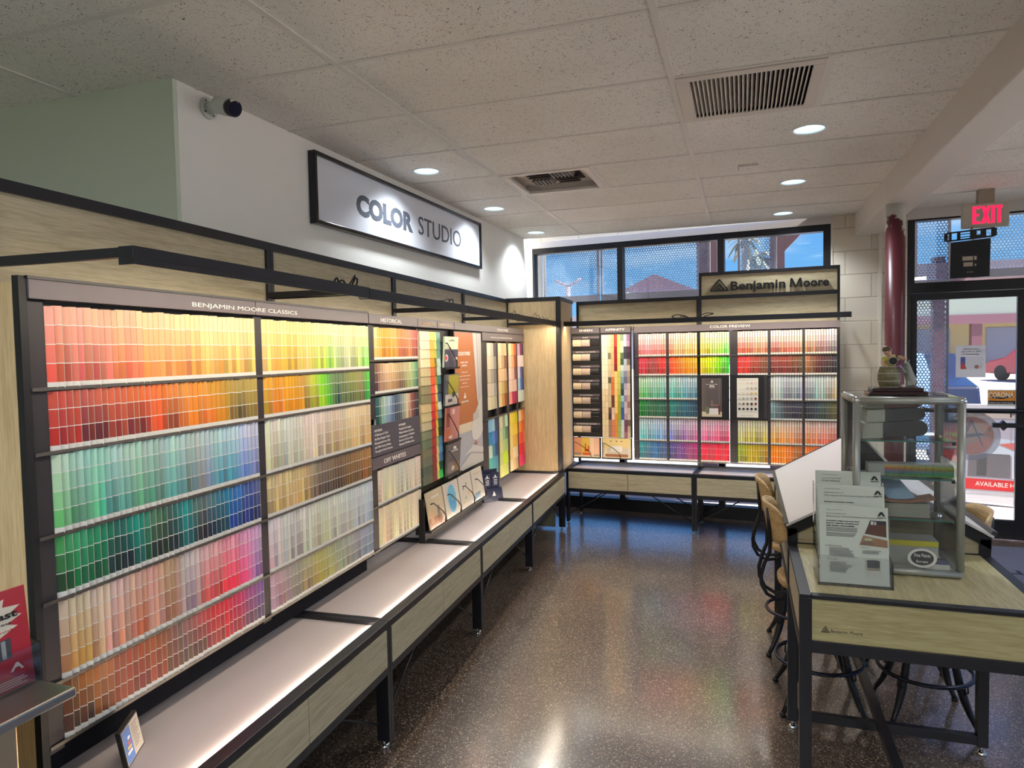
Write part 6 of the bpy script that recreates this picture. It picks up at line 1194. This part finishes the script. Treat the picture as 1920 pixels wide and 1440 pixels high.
# A-frame sign
f6 = Fr(2.145, 8.224, -.24)
t = thing('sidewalk_sign', 'white sidewalk sign reading AVAILABLE HERE on the pavement outside the door', 'sign', f6, (0, 0, -.02))
b = MB(f6); b.hexa([(-.03, 0, -.02), (.80, 0, -.02), (.80, .03, -.02), (-.03, .03, -.02)], [(.02, .12, .98), (.75, .12, .98), (.75, .15, .98), (.02, .15, .98)]); b.hexa([(-.03, .45, -.02), (.80, .45, -.02), (.80, .48, -.02), (-.03, .48, -.02)], [(.02, .16, .98), (.75, .16, .98), (.75, .19, .98), (.02, .19, .98)]); b.build('frame', mat('white_sign_plastic', (206, 206, 214), .5), t)
Qa = lambda u, v, o_=0: (-.03 + .05 * v + (.83 - .10 * v) * u, .12 * v - .002 - o_, -.02 + v)
b = MB(f6)
def qa(pts, c, k): b.face([Qa(u, v, .001 * k) for u, v in pts], lin(c))
qa(R_(.07, .97, .12, .93), (176, 172, 186), 0); qa(R_(.07, .97, .13, .24), (206, 40, 46), 1); qa(R_(.1, .55, .26, .50), (110, 106, 112), 1); qa(R_(.58, .97, .26, .50), (150, 160, 176), 1); qa(R_(.62, .8, .28, .48), (90, 90, 96), 2); qa(R_(.2, .3, .28, .46), (80, 80, 84), 2); qa([(.3, .5), (.97, .46), (.97, .62), (.4, .66)], (196, 206, 220), 1)
qa([(.42, .60), (.66, .52), (.92, .57), (.68, .63)], (206, 110, 104), 2); qa(R_(.56, .565, .62, .84), (130, 130, 140), 2); qa(R_(.66, .665, .62, .84), (130, 130, 140), 2); qa(R_(.07, .97, .86, .93), (190, 176, 170), 1); qa(R_(.57, .585, .26, .50), (214, 220, 230), 3)
pr_ = b.build('print', PAPER, t); text('AVAILABLE HERE', .13, .012, .150, .07, LETW, pr_, width=.42, height=.045, ext=.001, bold=.001); text('Paint', .42, .094, .855, .09, BLKT, pr_, width=.24, height=.06, ext=.001)
# cars
CARG = mat('car_window', (50, 60, 84), .1); TYRE = mat('tyre_rubber', (24, 24, 26), .7)
def car(x, y, rz, m, label, L_=4.6, W2=1.85, H=1.5, van=True):
    f = Fr(x, y, rz); t = thing('parked_car', label, 'car', f, (0, 0, -.02), None); z = -.02
    prof = [(-L_ / 2, .30), (-L_ / 2 + .02, .82), (-L_ / 2 + .14, .95), (-L_ / 2 + .34, H - .05), (-L_ / 2 + .6, H), (.55, H), (1.25, 1.02), (L_ / 2 - .15, .82), (L_ / 2, .62), (L_ / 2, .28)] if van else [(-L_ / 2, .30), (-L_ / 2, .85), (-1.5, .95), (-.9, H), (.4, H), (1.1, .95), (L_ / 2 - .2, .78), (L_ / 2, .28)]
    b = MB(f); b.prism([(px_, -W2 / 2, z + q) for px_, q in prof], (0, W2, 0)); b.build('body', m, t, .06)
    b = MB(f)
    for s_ in (-1, 1):
        yy = s_ * (W2 / 2 + .004)
        for a, c in ((-L_ / 2 + .45, -.75), (-.65, .45)): b.face([(a, yy, z + .98), (c, yy, z + .98), (c, yy, z + H - .12), (a, yy, z + H - .12)])
    k = (H - .17 - .95) / (H - .05 - .95)
    b.face([(-L_ / 2 + .135 + .01, -W2 / 2 + .14, z + .97), (-L_ / 2 + .135 + .01, W2 / 2 - .14, z + .97), (-L_ / 2 + .30, W2 / 2 - .2, z + H - .12), (-L_ / 2 + .30, -W2 / 2 + .2, z + H - .12)]); b.v = [(q[0] - (.02 if abs(q[1]) < W2 / 2 - .1 else 0), q[1], q[2]) for q in b.v]; b.build('windows', CARG, t)
    for wx in (-L_ / 2 + .85, L_ / 2 - .85):
        for s_ in (-1, 1): MB(f).tube([(wx, s_ * (W2 / 2 - .18), z + .33), (wx, s_ * (W2 / 2 + .01), z + .33)], .33, 20).build('wheel', TYRE, t); 
    b = MB(f)
    for s_ in (-1, 1): b.box(-L_ / 2 - .012, -L_ / 2 + .10, s_ * (W2 / 2 - .2) - .09, s_ * (W2 / 2 - .2) + .09, z + .88, z + 1.2)
    b.build('tail_light', mat('tail_light_red', (220, 40, 60), .3), t)
    b = MB(f); b.box(-L_ / 2 - .02, -L_ / 2 + .01, -.22, .22, z + .66, z + .80); b.build('licence_plate', mat('plate_blue', (190, 206, 226), .5), t)
    b = MB(f); b.box(-L_ / 2 - .06, -L_ / 2 + .05, -W2 / 2 + .05, W2 / 2 - .05, z + .32, z + .52); b.build('bumper', m, t, .02)
REDC = mat('red_car_paint', (170, 24, 50), .25, coat=.5); BLUEC = mat('navy_car_paint', (22, 30, 60), .25, coat=.5); SILV = mat('pale_blue_car_paint', (110, 136, 180), .25, coat=.5)
car(12.2, 34.6, PI / 2 + .45, REDC, 'red minivan parked across the lot, seen through the door glass')
car(3.6, 18.0, -PI / 2, BLUEC, 'dark blue car parked close outside the door', 4.4, 1.8, 1.42, False)
car(1.72, 12.3, -PI / 2 + .03, SILV, 'pale blue car parked beyond the perforated screen', 4.6, 1.8, 1.5, False)
# shops across the lot
t = thing('shop_building', 'long tan shop building with maroon columns across the parking lot', 'building', G, (20, 46, 0))
TAN = mat('tan_stucco', (176, 160, 120), .8); MB().box(6, 46, 46, 56, -.02, 5.4).build('wall', TAN, t); MB().box(5.5, 46, 44.2, 46, 3.2, 4.1).build('awning', mat('grey_green_awning', (150, 160, 150), .7), t); MB().box(5.5, 46, 44.1, 44.2, 2.7, 3.2).build('fascia', mat('maroon_fascia', (124, 84, 96), .6), t)
for k in range(9): MB().box(8 + k * 4, 8.5 + k * 4, 44.2, 44.7, -.02, 3.2).build('column', MAR, t)
for k in range(9): MB().box(9.2 + k * 4, 11.4 + k * 4, 45.95, 46.0, .5, 2.5).build('window', mat('shop_glass', (130, 132, 156), .2), t)
t = thing('gable_building', 'low building with dark red gable roof far beyond the clerestory', 'building', G, (-7, 60, 0))
MB().box(-10.5, -3.2, 60, 70, -.02, 6.3).build('wall', mat('pale_lilac_wall', (150, 150, 170), .8), t); MB().prism([(-11, 59.5, 6.2), (-7.1, 59.5, 8.0), (-2.9, 59.5, 6.2)], (0, 11, 0)).build('roof', mat('red_tile_roof', (120, 66, 76), .8), t)
o = MB().box(-60, -3.2, 70, 80, -.02, 5.2).build('far_building', mat('far_wall', (150, 146, 156), .8)); tag(o, 'long low building on the far side of the lot under the sky', 'building')
o = MB().box(-3.2, 60, 75, 85, -.02, 5.0).build('far_building', MATS['far_wall']); tag(o, 'second long low building farther behind the shops', 'building')
t = thing('light_pole', 'tall parking lot lamp pole with two drooping arms beyond the corner pane', 'lamp post', G, (-7.35, 30, 0))
MB().tube([(-7.35, 30, -.02), (-7.35, 30, 4.45)], .11, 10).build('pole', LAV, t); MB().tube([(-7.95, 30, 4.78), (-7.65, 30, 4.62), (-7.35, 30, 4.52), (-7.05, 30, 4.62), (-6.78, 30, 4.82)], .06, 8).build('arms', LAV, t)
LEAF = mat('palm_green', (118, 122, 108), .7); TRUNK = mat('palm_trunk', (150, 140, 130), .9)
def palm(x, y, h, label, r=1.3):
    t = thing('palm_tree', label, 'palm tree', G, (x, y, 0), 'palms beyond the clerestory')
    MB().tube([(x, y, -.02), (x + .1, y, h * .5), (x, y, h)], [.2, .16, .14], 10).build('trunk', TRUNK, t)
    b = MB()
    for k in range(26):
        a = 2 * PI * k / 26 + random.uniform(-.2, .2); up = random.uniform(-.3, 1.0); pts = []
        for i in range(6):
            u = i / 5; rr = r * u; pts.append(Vector((x + rr * math.cos(a), y + rr * math.sin(a), h + up * rr - 1.1 * u * u * r * .8)))
        for i in range(5):
            w2 = .16 * math.sin(PI * (i + .6) / 6) * r; n_ = Vector((-math.sin(a), math.cos(a), 0)) * w2; b.face([pts[i] - n_, pts[i + 1] - n_ * .8, pts[i + 1] + n_ * .8, pts[i] + n_])
    b.build('fronds', LEAF, t)
random.seed(2)
palm(.1, 30, 6.0, 'palm tree behind the mullion beside the shop sign window', .7); palm(.95, 44, 7.0, 'small palm tree low in the window over the shop sign', 1.2); palm(-6.35, 40, 4.9, 'palm tree beside the gable roof', .55)

for o in D.objects:
    if '_b' in o: del o['_b']
